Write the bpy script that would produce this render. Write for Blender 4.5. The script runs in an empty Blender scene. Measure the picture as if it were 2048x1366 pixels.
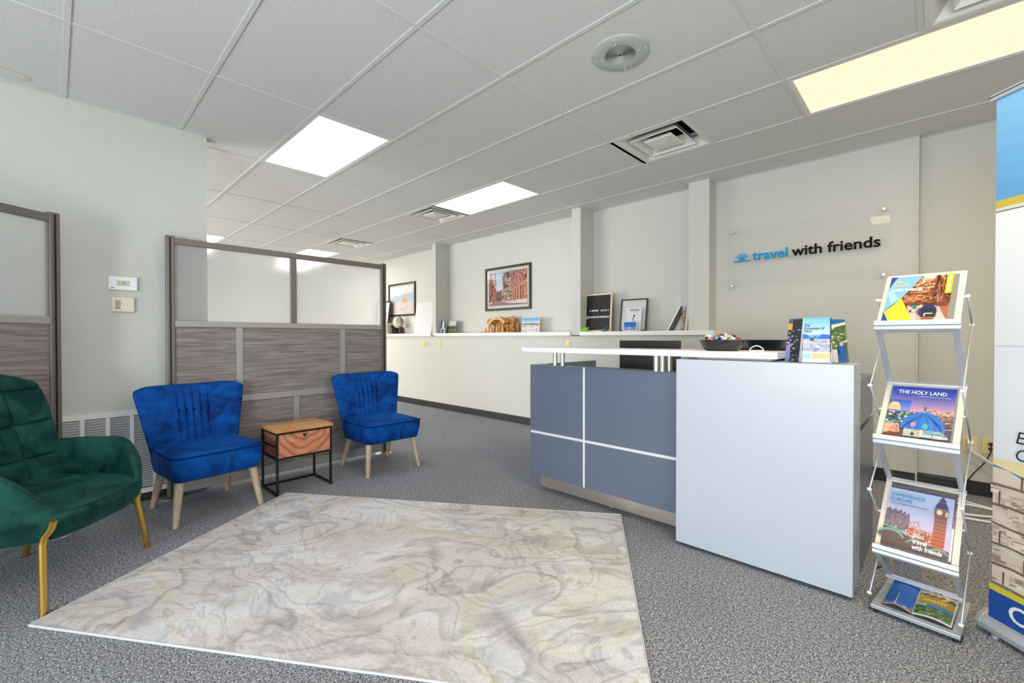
import bpy, bmesh, math, random
from mathutils import Vector, Matrix
R = math.radians
sc = bpy.context.scene
COL = sc.collection

# ------------------------------------------------------------------ camera, world, big lights, exposure
CX, CY, CZ = 3.1116, -1.2768, 1.1765
def cam_matrix(yaw, pitch, roll):
    cy, sy, cp, sp = math.cos(yaw), math.sin(yaw), math.cos(pitch), math.sin(pitch)
    f = Vector((-sy*cp, cy*cp, sp)); r = Vector((cy, sy, 0)); u = r.cross(f)
    cr, sr = math.cos(roll), math.sin(roll)
    rr = r*cr + u*sr; uu = -r*sr + u*cr
    m = Matrix((rr, uu, -f)).transposed().to_4x4()
    m.translation = Vector((CX, CY, CZ))
    return m
cd = bpy.data.cameras.new('camera'); cam = bpy.data.objects.new('camera', cd); COL.objects.link(cam)
cd.sensor_width = 36; cd.lens = 881.24/2048*36; cd.clip_start = .02; cd.clip_end = 200
cam.matrix_world = cam_matrix(R(43.8859), R(-.5508), R(-.0521))
sc.camera = cam
sc.view_settings.view_transform = 'Standard'; sc.view_settings.look = 'None'
sc.view_settings.gamma = 1; sc.view_settings.use_curve_mapping = False
sc.view_settings.exposure = 0.05
try:
    sc.cycles.max_bounces = 10; sc.cycles.diffuse_bounces = 5; sc.cycles.glossy_bounces = 5
    sc.cycles.transmission_bounces = 8; sc.cycles.transparent_max_bounces = 12
    sc.cycles.use_denoising = True; sc.cycles.caustics_reflective = False; sc.cycles.caustics_refractive = False
    sc.cycles.sample_clamp_indirect = 8
except Exception: pass

w = bpy.data.worlds.new('world'); sc.world = w; w.use_nodes = True
wn = w.node_tree; bg = wn.nodes['Background']
bg.inputs['Color'].default_value = (.78, .88, 1, 1); bg.inputs['Strength'].default_value = 1.0

def area(name, loc, rot, sx, sy, power, color):
    l = bpy.data.lights.new(name, 'AREA'); l.shape = 'RECTANGLE'; l.size = sx; l.size_y = sy
    l.energy = power; l.color = color
    o = bpy.data.objects.new(name, l); o.location = loc; o.rotation_euler = rot; COL.objects.link(o)
    return o
# daylight falling in through the shopfront windows behind the camera (one per window bay)
DAY = (.66, .83, 1.0)
for (x0, x1, pw, up) in ((-.8, .9, 3, 10), (1.0, 2.7, 16, 60), (2.8, 4.5, 84, 118)):
    area('window_daylight', ((x0+x1)/2, -4.72, 1.35), (R(90), 0, 0), x1-x0-.1, 2.2, pw, DAY)          # sky
    area('upward_fill', ((x0+x1)/2, -4.70, .9), (R(90+38), 0, 0), x1-x0-.1, 1.3, up, (1, .96, .90))  # added fill lamp tilted up to brighten the ceiling, like pavement bounce
for (x0, x1) in ((-7.6, -5.9), (-5.8, -4.1), (-4.0, -2.3)):
    area('window_daylight', ((x0+x1)/2, -4.72, 1.35), (R(90), 0, 0), x1-x0-.1, 2.2, 80, (1, .96, .90))
    area('upward_fill', ((x0+x1)/2, -4.70, .9), (R(90+48), 0, 0), x1-x0-.1, 1.3, 65, (1, .94, .86))
area('window_daylight', (5.38, -2.1, 1.35), (R(90), 0, R(90)), 2.5, 2.1, 30, (.72, .86, 1.0))               # added lamp at an unseen right window, brightens the left wall
LAMP_COOL, LAMP_WARM, LAMP_STRONG = 3.6, 1.7, 17

# ------------------------------------------------------------------ materials
def s2l(c):
    return tuple((x/12.92 if x <= .04045 else ((x+.055)/1.055)**2.4) for x in [v/255 for v in c])
MATS = {}
def mat(name, c=(200, 200, 200), rough=.5, metal=0, bump=0, bscale=200, var=0, vscale=20, sheen=0, alpha=None, coat=0, spec=None, bdist=.002, stretch=None):
    if name in MATS: return MATS[name]
    m = bpy.data.materials.new(name); m.use_nodes = True; nt = m.node_tree; b = nt.nodes['Principled BSDF']
    col = s2l(c) + (1,)
    b.inputs['Base Color'].default_value = col; b.inputs['Roughness'].default_value = rough; b.inputs['Metallic'].default_value = metal
    if sheen:
        b.inputs['Sheen Weight'].default_value = sheen; b.inputs['Sheen Roughness'].default_value = .35
    if coat: b.inputs['Coat Weight'].default_value = coat; b.inputs['Coat Roughness'].default_value = .08
    if spec is not None: b.inputs['Specular IOR Level'].default_value = spec
    tc = nt.nodes.new('ShaderNodeTexCoord')
    src = tc.outputs['Object']
    if stretch:
        mp = nt.nodes.new('ShaderNodeMapping'); mp.inputs['Scale'].default_value = stretch
        nt.links.new(src, mp.inputs[0]); src = mp.outputs[0]
    if var:
        n = nt.nodes.new('ShaderNodeTexNoise'); n.inputs['Scale'].default_value = vscale; n.inputs['Detail'].default_value = 3
        nt.links.new(src, n.inputs['Vector'])
        mx = nt.nodes.new('ShaderNodeMix'); mx.data_type = 'RGBA'
        mx.inputs['A'].default_value = tuple(v*(1-var) for v in col[:3])+(1,); mx.inputs['B'].default_value = tuple(min(1, v*(1+var)) for v in col[:3])+(1,)
        nt.links.new(n.outputs['Fac'], mx.inputs['Factor']); nt.links.new(mx.outputs['Result'], b.inputs['Base Color'])
    if bump:
        n = nt.nodes.new('ShaderNodeTexNoise'); n.inputs['Scale'].default_value = bscale; n.inputs['Detail'].default_value = 2
        nt.links.new(src, n.inputs['Vector'])
        bp = nt.nodes.new('ShaderNodeBump'); bp.inputs['Strength'].default_value = bump; bp.inputs['Distance'].default_value = bdist
        nt.links.new(n.outputs['Fac'], bp.inputs['Height']); nt.links.new(bp.outputs[0], b.inputs['Normal'])
    MATS[name] = m; return m
def emit(name, c, s):
    m = bpy.data.materials.new(name); m.use_nodes = True; nt = m.node_tree; nt.nodes.clear()
    o = nt.nodes.new('ShaderNodeOutputMaterial'); e = nt.nodes.new('ShaderNodeEmission')
    e.inputs[0].default_value = tuple(c)+(1,); e.inputs[1].default_value = s; nt.links.new(e.outputs[0], o.inputs[0]); MATS[name] = m; return m
def ramp(nt, fac, stops, interp='LINEAR'):
    r = nt.nodes.new('ShaderNodeValToRGB'); r.color_ramp.interpolation = interp
    els = r.color_ramp.elements
    while len(els) < len(stops): els.new(.5)
    for e, (p, c) in zip(els, stops): e.position = p; e.color = (s2l(c)+(1,)) if len(c) == 3 else c
    nt.links.new(fac, r.inputs[0]); return r.outputs[0]
def base_mat(name, rough):
    m = bpy.data.materials.new(name); m.use_nodes = True; nt = m.node_tree; b = nt.nodes['Principled BSDF']
    b.inputs['Roughness'].default_value = rough
    tc = nt.nodes.new('ShaderNodeTexCoord'); MATS[name] = m
    return m, nt, b, tc.outputs['Object']
def noise(nt, src, scale, detail=2, rough=.5, dist=0, mp=None, loc=None, rot=None):
    if mp or loc or rot:
        k = nt.nodes.new('ShaderNodeMapping')
        if mp: k.inputs['Scale'].default_value = mp
        if loc: k.inputs['Location'].default_value = loc
        if rot: k.inputs['Rotation'].default_value = rot
        nt.links.new(src, k.inputs[0]); src = k.outputs[0]
    n = nt.nodes.new('ShaderNodeTexNoise'); n.inputs['Scale'].default_value = scale; n.inputs['Detail'].default_value = detail
    n.inputs['Roughness'].default_value = rough; n.inputs['Distortion'].default_value = dist
    nt.links.new(src, n.inputs['Vector']); return n.outputs['Fac']
def mix(nt, fac, a, b, blend='MIX'):
    x = nt.nodes.new('ShaderNodeMix'); x.data_type = 'RGBA'; x.blend_type = blend
    for s, v in (('Factor', fac), ('A', a), ('B', b)):
        if hasattr(v, 'links') or hasattr(v, 'is_linked'): nt.links.new(v, x.inputs[s])
        else: x.inputs[s].default_value = v
    return x.outputs['Result']
def bumpn(nt, b, h, strength, dist):
    p = nt.nodes.new('ShaderNodeBump'); p.inputs['Strength'].default_value = strength; p.inputs['Distance'].default_value = dist
    nt.links.new(h, p.inputs['Height']); nt.links.new(p.outputs[0], b.inputs['Normal'])

# carpet
m, nt, b, src = base_mat('carpet', .95)
n1 = noise(nt, src, 165, 2, .75); n2 = noise(nt, src, 70, 2, .6); n3 = noise(nt, src, 2.0, 2)
c1 = ramp(nt, n1, [(.30, (38, 39, 47)), (.42, (110, 112, 121)), (.54, (175, 178, 186)), (.68, (245, 247, 253))])
c2 = ramp(nt, n2, [(.35, (168, 166, 168)), (.65, (255, 254, 252))])
cc = mix(nt, .75, c1, c2, 'MULTIPLY')
cc = mix(nt, .12, cc, ramp(nt, n3, [(.3, (120, 118, 120)), (.7, (255, 255, 255))]), 'MULTIPLY')
nt.links.new(cc, b.inputs['Base Color']); bumpn(nt, b, n1, .8, .004)
b.inputs['Specular IOR Level'].default_value = .1
# wall covering
m, nt, b, src = base_mat('wall_covering', .75)
n1 = noise(nt, src, 6, 3, .5, 0, (6, 6, 60)); n2 = noise(nt, src, 60, 2, .5, 0, (1, 1, 6))
cc = ramp(nt, n1, [(.3, (196, 196, 189)), (.7, (202, 202, 195))])
nt.links.new(cc, b.inputs['Base Color']); bumpn(nt, b, n2, .25, .002)
# ceiling tile
m, nt, b, src = base_mat('ceiling_tile', .95)
n1 = noise(nt, src, 160, 2, .6); n2 = noise(nt, src, 60, 2, .6)
cc = ramp(nt, n1, [(.26, (140, 140, 138)), (.36, (214, 214, 211)), (1, (222, 222, 219))])
nt.links.new(cc, b.inputs['Base Color']); bumpn(nt, b, n1, .5, .003); b.inputs['Specular IOR Level'].default_value = .1
# grey wood laminate
def woodlam(name, stops, mp, scale=3.0, rough=.45):
    m, nt, b, src = base_mat(name, rough)
    n1 = noise(nt, src, scale, 6, .65, .35, mp); n2 = noise(nt, src, scale*3.1, 3, .6, 0, (mp[0], mp[1], mp[2]*2.2))
    cc = mix(nt, .35, ramp(nt, n1, stops), ramp(nt, n2, stops))
    nt.links.new(cc, b.inputs['Base Color'])
woodlam('grey_wood', [(.30, (78, 70, 70)), (.44, (116, 107, 105)), (.56, (144, 135, 132)), (.72, (180, 172, 168))], (1, .8, 22))
# rug
m, nt, b, src = base_mat('rug_pile', .95)
def warped(loc, sc, amp, mp=(1, 1, 1), rot=0):
    k = nt.nodes.new('ShaderNodeMapping'); k.inputs['Location'].default_value = loc; nt.links.new(src, k.inputs[0])
    n = nt.nodes.new('ShaderNodeTexNoise'); n.inputs['Scale'].default_value = sc; n.inputs['Detail'].default_value = 2.5; n.inputs['Roughness'].default_value = .45; nt.links.new(k.outputs[0], n.inputs['Vector'])
    a = nt.nodes.new('ShaderNodeVectorMath'); a.operation = 'SUBTRACT'; nt.links.new(n.outputs['Color'], a.inputs[0]); a.inputs[1].default_value = (.5, .5, .5)
    b2 = nt.nodes.new('ShaderNodeVectorMath'); b2.operation = 'SCALE'; nt.links.new(a.outputs[0], b2.inputs[0]); b2.inputs['Scale'].default_value = amp
    c = nt.nodes.new('ShaderNodeVectorMath'); nt.links.new(k.outputs[0], c.inputs[0]); nt.links.new(b2.outputs[0], c.inputs[1])
    r_ = nt.nodes.new('ShaderNodeMapping'); r_.inputs['Scale'].default_value = mp; r_.inputs['Rotation'].default_value = (0, 0, rot); nt.links.new(c.outputs[0], r_.inputs[0]); return r_.outputs[0]
wv1 = warped((3, 1, 0), .9, 1.6, (.55, 1.5, 1), R(18)); wv2 = warped((11, 5, 0), 1.1, 1.9, (.5, 1.7, 1), R(-12)); wv3 = warped((5, 9, 0), .8, 1.4, (.6, 1.2, 1), R(10))
n1 = noise(nt, wv1, 1.3, 3, .5); n5 = noise(nt, wv2, 1.7, 4, .55); n2 = noise(nt, wv3, .9, 2, .5); n3 = noise(nt, wv1, 1.0, 2, .5); n4 = noise(nt, src, 240, 1, .6); n6 = noise(nt, src, 55, 3, .7)
W = (230, 229, 232); V1 = (255, 255, 255)
veins = ramp(nt, n1, [(0, W), (.30, W), (.345, (210, 208, 209)), (.36, W), (.43, W), (.455, (194, 194, 198)), (.462, W), (.505, W), (.535, (204, 203, 207)), (.545, W), (.60, W), (.64, (208, 206, 208)), (.655, W), (1, W)])
v2 = ramp(nt, n5, [(0, V1), (.36, V1), (.40, (236, 236, 240)), (.405, V1), (.46, V1), (.485, (222, 223, 229)), (.492, V1), (.55, V1), (.575, (230, 228, 226)), (.585, V1), (.63, (228, 230, 236)), (.66, V1), (1, V1)])
beige = ramp(nt, n2, [(.44, V1), (.47, (244, 236, 232)), (.54, (241, 234, 230)), (.555, V1)])
yel = ramp(nt, n3, [(.52, V1), (.55, (252, 248, 232)), (.58, V1), (.61, (240, 243, 248)), (.66, V1)])
cc = mix(nt, 1.0, veins, v2, 'MULTIPLY'); cc = mix(nt, .9, cc, beige, 'MULTIPLY'); cc = mix(nt, .9, cc, yel, 'MULTIPLY')
cc = mix(nt, .25, cc, ramp(nt, n6, [(.35, (196, 196, 200)), (.5, V1)]), 'MULTIPLY')
cc = mix(nt, .35, cc, ramp(nt, n4, [(.3, (170, 170, 172)), (.6, (255, 255, 255))]), 'MULTIPLY')
wv = nt.nodes.new('ShaderNodeTexWave'); wv.inputs['Scale'].default_value = 42; wv.inputs['Distortion'].default_value = 1.5; wv.inputs['Detail'].default_value = 1
nt.links.new(src, wv.inputs['Vector'])
cc = mix(nt, .06, cc, wv.outputs['Color'], 'MULTIPLY')
nt.links.new(cc, b.inputs['Base Color']); bumpn(nt, b, n4, .4, .002); b.inputs['Specular IOR Level'].default_value = .1
# velvets
def velvet(name, dark, light, sheenc):
    m, nt, b, src = base_mat(name, .7)
    n1 = noise(nt, src, 7, 3, .5, 1.0); cc = ramp(nt, n1, [(.35, dark), (.68, light)])
    nt.links.new(cc, b.inputs['Base Color']); b.inputs['Sheen Weight'].default_value = .35; b.inputs['Sheen Roughness'].default_value = .3
    b.inputs['Sheen Tint'].default_value = s2l(sheenc)+(1,); b.inputs['Specular IOR Level'].default_value = .15
    bumpn(nt, b, noise(nt, src, 400, 1), .15, .001)
velvet('blue_velvet', (0, 46, 112), (0, 84, 172), (30, 120, 220))
velvet('green_velvet', (6, 46, 46), (30, 84, 74), (90, 160, 136))
# acacia wood
m, nt, b, src = base_mat('acacia_wood', .4)
n1 = noise(nt, src, 4.5, 4, .5, 1.5, (1, 1, 3.0))
wv = nt.nodes.new('ShaderNodeTexWave'); wv.wave_type = 'RINGS'; wv.inputs['Scale'].default_value = 6; wv.inputs['Distortion'].default_value = 6; wv.inputs['Detail'].default_value = 3
mp = nt.nodes.new('ShaderNodeMapping'); mp.inputs['Location'].default_value = (.1, 0, -.5); nt.links.new(src, mp.inputs[0]); nt.links.new(mp.outputs[0], wv.inputs['Vector'])
cc = mix(nt, .45, ramp(nt, n1, [(.3, (160, 92, 66)), (.7, (206, 138, 104))]), ramp(nt, wv.outputs['Fac'], [(.1, (130, 70, 46)), (.35, (196, 126, 94)), (1, (210, 146, 112))]))
nt.links.new(cc, b.inputs['Base Color'])
m, nt, b, src = base_mat('acacia_top', .4)
n1 = noise(nt, src, 5, 4, .55, .6, (6, 1, 1)); n2 = noise(nt, src, 1.0, 1, .5, 0, (9, .4, 1))
cc = mix(nt, .5, ramp(nt, n1, [(.3, (160, 100, 60)), (.7, (226, 172, 112))]), ramp(nt, n2, [(.4, (176, 112, 70)), (.5, (238, 190, 128)), (.6, (196, 136, 84))]))
nt.links.new(cc, b.inputs['Base Color'])
# pale leg wood
woodlam('oak_leg', [(.3, (132, 110, 90)), (.5, (176, 154, 132)), (.75, (204, 186, 164))], (9, 9, 1), 3, .5)
woodlam('olive_wood', [(.3, (96, 54, 24)), (.45, (160, 100, 48)), (.6, (206, 150, 84)), (.75, (120, 68, 30))], (5, 5, 14), 4, .5)
# glass
def clear(name, tint=(1, 1, 1), ior=1.45, rough=.0):
    m = bpy.data.materials.new(name); m.use_nodes = True; nt = m.node_tree; nt.nodes.clear()
    o = nt.nodes.new('ShaderNodeOutputMaterial'); t = nt.nodes.new('ShaderNodeBsdfTransparent'); g = nt.nodes.new('ShaderNodeBsdfGlossy')
    t.inputs[0].default_value = tint+(1,); g.inputs['Roughness'].default_value = rough
    f = nt.nodes.new('ShaderNodeFresnel'); f.inputs['IOR'].default_value = ior
    x = nt.nodes.new('ShaderNodeMixShader'); gm_ = nt.nodes.new('ShaderNodeNewGeometry')
    iv = nt.nodes.new('ShaderNodeMath'); iv.operation = 'SUBTRACT'; iv.inputs[0].default_value = 1; nt.links.new(gm_.outputs['Backfacing'], iv.inputs[1])
    ml = nt.nodes.new('ShaderNodeMath'); ml.operation = 'MULTIPLY'; nt.links.new(f.outputs[0], ml.inputs[0]); nt.links.new(iv.outputs[0], ml.inputs[1])
    nt.links.new(ml.outputs[0], x.inputs[0]); nt.links.new(t.outputs[0], x.inputs[1]); nt.links.new(g.outputs[0], x.inputs[2])
    nt.links.new(x.outputs[0], o.inputs[0]); MATS[name] = m; return m
clear('clear_acrylic', (.995, .995, .995), 1.28); clear('matt_glass', (1, 1, 1), 1.25, .4); clear('window_glass', (.95, .97, .97)); clear('picture_glass', (1, 1, 1), rough=.12)
# ribbed frosted panel
m = bpy.data.materials.new('frosted_panel'); m.use_nodes = True; nt = m.node_tree; nt.nodes.clear(); MATS['frosted_panel'] = m
o_ = nt.nodes.new('ShaderNodeOutputMaterial'); tc = nt.nodes.new('ShaderNodeTexCoord'); src = tc.outputs['Object']
wv = nt.nodes.new('ShaderNodeTexWave'); wv.bands_direction = 'Z'; wv.inputs['Scale'].default_value = 42; nt.links.new(src, wv.inputs['Vector'])
bp = nt.nodes.new('ShaderNodeBump'); bp.inputs['Strength'].default_value = .3; bp.inputs['Distance'].default_value = .002; nt.links.new(wv.outputs['Fac'], bp.inputs['Height'])
tr = nt.nodes.new('ShaderNodeBsdfTransparent'); tr.inputs[0].default_value = (.98, .985, .985, 1)
rf = nt.nodes.new('ShaderNodeBsdfRefraction'); rf.inputs['Roughness'].default_value = .3; rf.inputs['IOR'].default_value = 1.12; nt.links.new(bp.outputs[0], rf.inputs['Normal'])
df = nt.nodes.new('ShaderNodeBsdfDiffuse'); df.inputs[0].default_value = (.93, .94, .94, 1); nt.links.new(bp.outputs[0], df.inputs['Normal'])
tl = nt.nodes.new('ShaderNodeBsdfTranslucent'); tl.inputs[0].default_value = (.92, .93, .93, 1)
gl = nt.nodes.new('ShaderNodeBsdfGlossy'); gl.inputs['Roughness'].default_value = .25; nt.links.new(bp.outputs[0], gl.inputs['Normal'])
def mx(a, b2, f):
    x = nt.nodes.new('ShaderNodeMixShader'); x.inputs[0].default_value = f; nt.links.new(a.outputs[0], x.inputs[1]); nt.links.new(b2.outputs[0], x.inputs[2]); return x
body = mx(mx(tr, rf, .42), mx(df, tl, .5), .34)
nt.links.new(mx(body, gl, .04).outputs[0], o_.inputs[0])
# brushed metals etc.
mat('frame_bronze', (122, 116, 110), .42, .55); mat('frame_silver', (168, 166, 163), .42, .4)
mat('gold_metal', (216, 176, 92), .3, 1); mat('brushed_steel', (214, 206, 198), .38, .9, .1, 60, stretch=(1, 1, 30)); mat('chrome', (228, 224, 218), .36, .8)
mat('aluminium', (194, 200, 208), .38, .6); mat('alu_warm_reflect', (216, 208, 198), .5, .1)  # display frames: warm reflection on the aluminium put into the cream colour
mat('black_metal', (26, 24, 24), .45, .3); mat('black_plastic', (34, 32, 34), .35); mat('gloss_black', (24, 26, 32), .12)
mat('desk_grey', (98, 108, 128), .30, 0, .08, 300); mat('desk_edge', (176, 174, 166), .5); mat('desk_white', (182, 190, 202), .35, coat=.1); mat('counter_white', (238, 240, 246), .3)
mat('white_paint', (236, 236, 232), .5); mat('shelf_white', (240, 238, 232), .45); mat('white_metal', (226, 226, 226), .4)
mat('grid_white', (212, 212, 209), .5); mat('vent_white', (222, 222, 214), .45); mat('duct_dark', (64, 66, 70), .8)
mat('base_black', (34, 34, 38), .5); mat('beige_plastic', (222, 206, 152), .45); mat('keypad_beige', (222, 214, 192), .45)
mat('speaker_grey', (182, 190, 180), .5); mat('wall_dark', (120, 122, 122), .8)
mat('bowl_black', (44, 44, 48), .28); mat('white_plastic', (236, 236, 240), .35); mat('green_glaze', (120, 204, 44), .2); mat('teal_glaze', (60, 120, 116), .3)
mat('paper_white', (222, 222, 224), .5); mat('felt_black', (26, 27, 31), .95, 0, .5, 30, stretch=(.1, .1, 10)); mat('light_wood', (232, 200, 164), .5)
mat('canvas_white', (212, 210, 214), .8); mat('rubber_dark', (30, 28, 26), .7); mat('brown_bake', (96, 52, 30), .4); mat('sign_blue', (24, 150, 210), .6, spec=.2); mat('sign_black', (8, 7, 8), .7, spec=.2)
mat('rug_edge', (206, 208, 212), .9); mat('button_blue', (0, 34, 92), .8, spec=.05); mat('seam_blue', (0, 44, 110), .9, spec=.05); mat('seam_green', (10, 52, 44), .8)
mat('outlet_hole', (40, 36, 30), .7); mat('clip_steel', (150, 150, 150), .3, .9)
emit('lamp_cool', (.93, .96, 1.0), LAMP_COOL); emit('lamp_warm', (1.0, .56, .39), LAMP_WARM); emit('lamp_far', (1, .93, .80), 29); emit('lamp_amber', (1.0, .82, .50), LAMP_STRONG)
def printm(name, rough):
    m, nt, b, src = base_mat(name, rough)
    a = nt.nodes.new('ShaderNodeVertexColor'); a.layer_name = 'ink'; nt.links.new(mix(nt, 1.0, a.outputs[0], (.80, .80, .80, 1), 'MULTIPLY'), b.inputs['Base Color']); return m
printm('print_gloss', .38); printm('print_matte', .6)

# ------------------------------------------------------------------ mesh helpers
class MB:
    def __init__(s): s.v = []; s.f = []; s.m = []; s.c = []; s.sm = []
    def add(s, verts, faces, mi=0, col=None, smooth=False, M=None):
        o = len(s.v)
        s.v += [tuple((M @ Vector(p)) if M else p) for p in verts]
        for f in faces: s.f.append(tuple(i+o for i in f)); s.m.append(mi); s.c.append(col); s.sm.append(smooth)
        return s
    def box(s, a, b, mi=0, M=None, col=None):
        (x0, y0, z0), (x1, y1, z1) = a, b
        v = [(x0, y0, z0), (x1, y0, z0), (x1, y1, z0), (x0, y1, z0), (x0, y0, z1), (x1, y0, z1), (x1, y1, z1), (x0, y1, z1)]
        return s.add(v, [(0, 3, 2, 1), (4, 5, 6, 7), (0, 1, 5, 4), (1, 2, 6, 5), (2, 3, 7, 6), (3, 0, 4, 7)], mi, col, False, M)
    def hexa(s, bot, top, mi=0, M=None):
        return s.add(list(bot)+list(top), [(0, 3, 2, 1), (4, 5, 6, 7), (0, 1, 5, 4), (1, 2, 6, 5), (2, 3, 7, 6), (3, 0, 4, 7)], mi, None, False, M)
    def tube(s, pts, r, n=10, mi=0, closed=False, M=None, radii=None):
        P = [Vector(p) for p in pts]; k = len(P); rings = []
        up = None
        for i, p in enumerate(P):
            if closed: t = (P[(i+1) % k]-P[i-1])
            elif i == 0: t = P[1]-P[0]
            elif i == k-1: t = P[-1]-P[-2]
            else: t = (P[i+1]-p).normalized()+(p-P[i-1]).normalized()
            t = t.normalized() if t.length > 1e-9 else Vector((0, 0, 1))
            if up is None:
                up = Vector((0, 0, 1)) if abs(t.z) < .9 else Vector((1, 0, 0))
            a = up - t*up.dot(t)
            if a.length < 1e-6: a = t.orthogonal()
            a.normalize(); up = a; bb = t.cross(a)
            rr = radii[i] if radii else r
            rings.append([tuple(p + (a*math.cos(2*math.pi*j/n)+bb*math.sin(2*math.pi*j/n))*rr) for j in range(n)])
        v = [q for rg in rings for q in rg]; f = []
        for i in range(k if closed else k-1):
            i2 = (i+1) % k
            for j in range(n): f.append((i*n+j, i*n+(j+1) % n, i2*n+(j+1) % n, i2*n+j))
        s.add(v, f, mi, None, True, M)
        if not closed:
            s.add(rings[0], [tuple(range(n))[::-1]], mi, None, False, M); s.add(rings[-1], [tuple(range(n))], mi, None, False, M)
        return s
    def lathe(s, prof, c=(0, 0, 0), n=32, mi=0, M=None, smooth=True):
        v = []; f = []; k = len(prof)
        for (r, z) in prof:
            for j in range(n): a = 2*math.pi*j/n; v.append((c[0]+r*math.cos(a), c[1]+r*math.sin(a), c[2]+z))
        for i in range(k-1):
            for j in range(n): f.append((i*n+j, i*n+(j+1) % n, (i+1)*n+(j+1) % n, (i+1)*n+j))
        s.add(v, f, mi, None, smooth, M)
        if prof[0][0] > 1e-5: s.add(v[:n], [tuple(range(n))[::-1]], mi, None, False, M)
        if prof[-1][0] > 1e-5: s.add(v[-n:], [tuple(range(n))], mi, None, False, M)
        return s
    def prism(s, poly, h0, h1, mi=0, M=None, axis='z', smooth=False):
        n = len(poly)
        def P(p, h): return (p[0], p[1], h) if axis == 'z' else ((p[0], h, p[1]) if axis == 'y' else (h, p[0], p[1]))
        v = [P(p, h0) for p in poly]+[P(p, h1) for p in poly]
        return s.add(v, [tuple(range(n))[::-1], tuple(range(n, 2*n))]+[(i, (i+1) % n, n+(i+1) % n, n+i) for i in range(n)], mi, None, smooth, M)
    def ell(s, c, r, mi=0, n=14, M=None):
        v = []; f = []; k = n//2
        for i in range(k+1):
            t = math.pi*i/k
            for j in range(n): a = 2*math.pi*j/n; v.append((c[0]+r[0]*math.sin(t)*math.cos(a), c[1]+r[1]*math.sin(t)*math.sin(a), c[2]+r[2]*math.cos(t)))
        for i in range(k):
            for j in range(n): f.append((i*n+j, (i+1)*n+j, (i+1)*n+(j+1) % n, i*n+(j+1) % n))
        return s.add(v, f, mi, None, True, M)
    def build(s, name, mats, parent=None, bevel=0, seg=2, loc=None, fix=True, smooth_all=False, sub=0, weld=True):
        me = bpy.data.meshes.new(name); me.from_pydata(s.v, [], s.f)
        if isinstance(mats, str): mats = [mats]
        for q in mats: me.materials.append(MATS[q])
        me.polygons.foreach_set('material_index', s.m)
        me.polygons.foreach_set('use_smooth', [bool(x) or smooth_all for x in s.sm])
        if any(c is not None for c in s.c):
            at = me.color_attributes.new('ink', 'FLOAT_COLOR', 'CORNER')
            for p, c in zip(me.polygons, s.c):
                c = c or (255, 255, 255); cl = s2l(c)+(1,)
                for li in p.loop_indices: at.data[li].color = cl
        if fix or weld:
            bm = bmesh.new(); bm.from_mesh(me)
            if weld: bmesh.ops.remove_doubles(bm, verts=bm.verts, dist=1e-5)
            if fix: bmesh.ops.recalc_face_normals(bm, faces=bm.faces)
            for e_ in bm.edges:
                if len(e_.link_faces) == 2 and e_.calc_face_angle(0) > .75: e_.smooth = False
            bm.to_mesh(me); bm.free()
        o = bpy.data.objects.new(name, me); COL.objects.link(o)
        if parent: o.parent = parent
        if loc: o.location = loc
        if bevel:
            md = o.modifiers.new('bevel', 'BEVEL'); md.width = bevel; md.segments = seg; md.limit_method = 'ANGLE'; md.angle_limit = R(40)
            md.harden_normals = False
        if sub:
            md = o.modifiers.new('sub', 'SUBSURF'); md.levels = sub; md.render_levels = sub
        return o
def box(name, a, b, m, parent=None, bevel=0, seg=2): return MB().box(a, b).build(name, m, parent, bevel, seg)
def thing(name, label, cat, loc=(0, 0, 0), rz=0, group=None):
    o = bpy.data.objects.new(name, None); COL.objects.link(o); o.location = loc; o.rotation_euler = (0, 0, rz)
    o.empty_display_size = .05
    o['label'] = label; o['category'] = cat
    if group: o['group'] = group
    return o
def tag(o, label, cat, group=None, kind=None):
    o['label'] = label; o['category'] = cat
    if group: o['group'] = group
    if kind: o['kind'] = kind
    return o
def struct(o): o['kind'] = 'structure'; return o
def copy_thing(o, label=None, group=None):
    c = o.copy(); COL.objects.link(c)
    if label: c['label'] = label
    if group: c['group'] = group
    for ch in [x for x in bpy.data.objects if x.parent == o]:
        d = ch.copy(); COL.objects.link(d); d.parent = c
        for g in [x for x in bpy.data.objects if x.parent == ch]:
            e = g.copy(); COL.objects.link(e); e.parent = d
    return c

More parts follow.
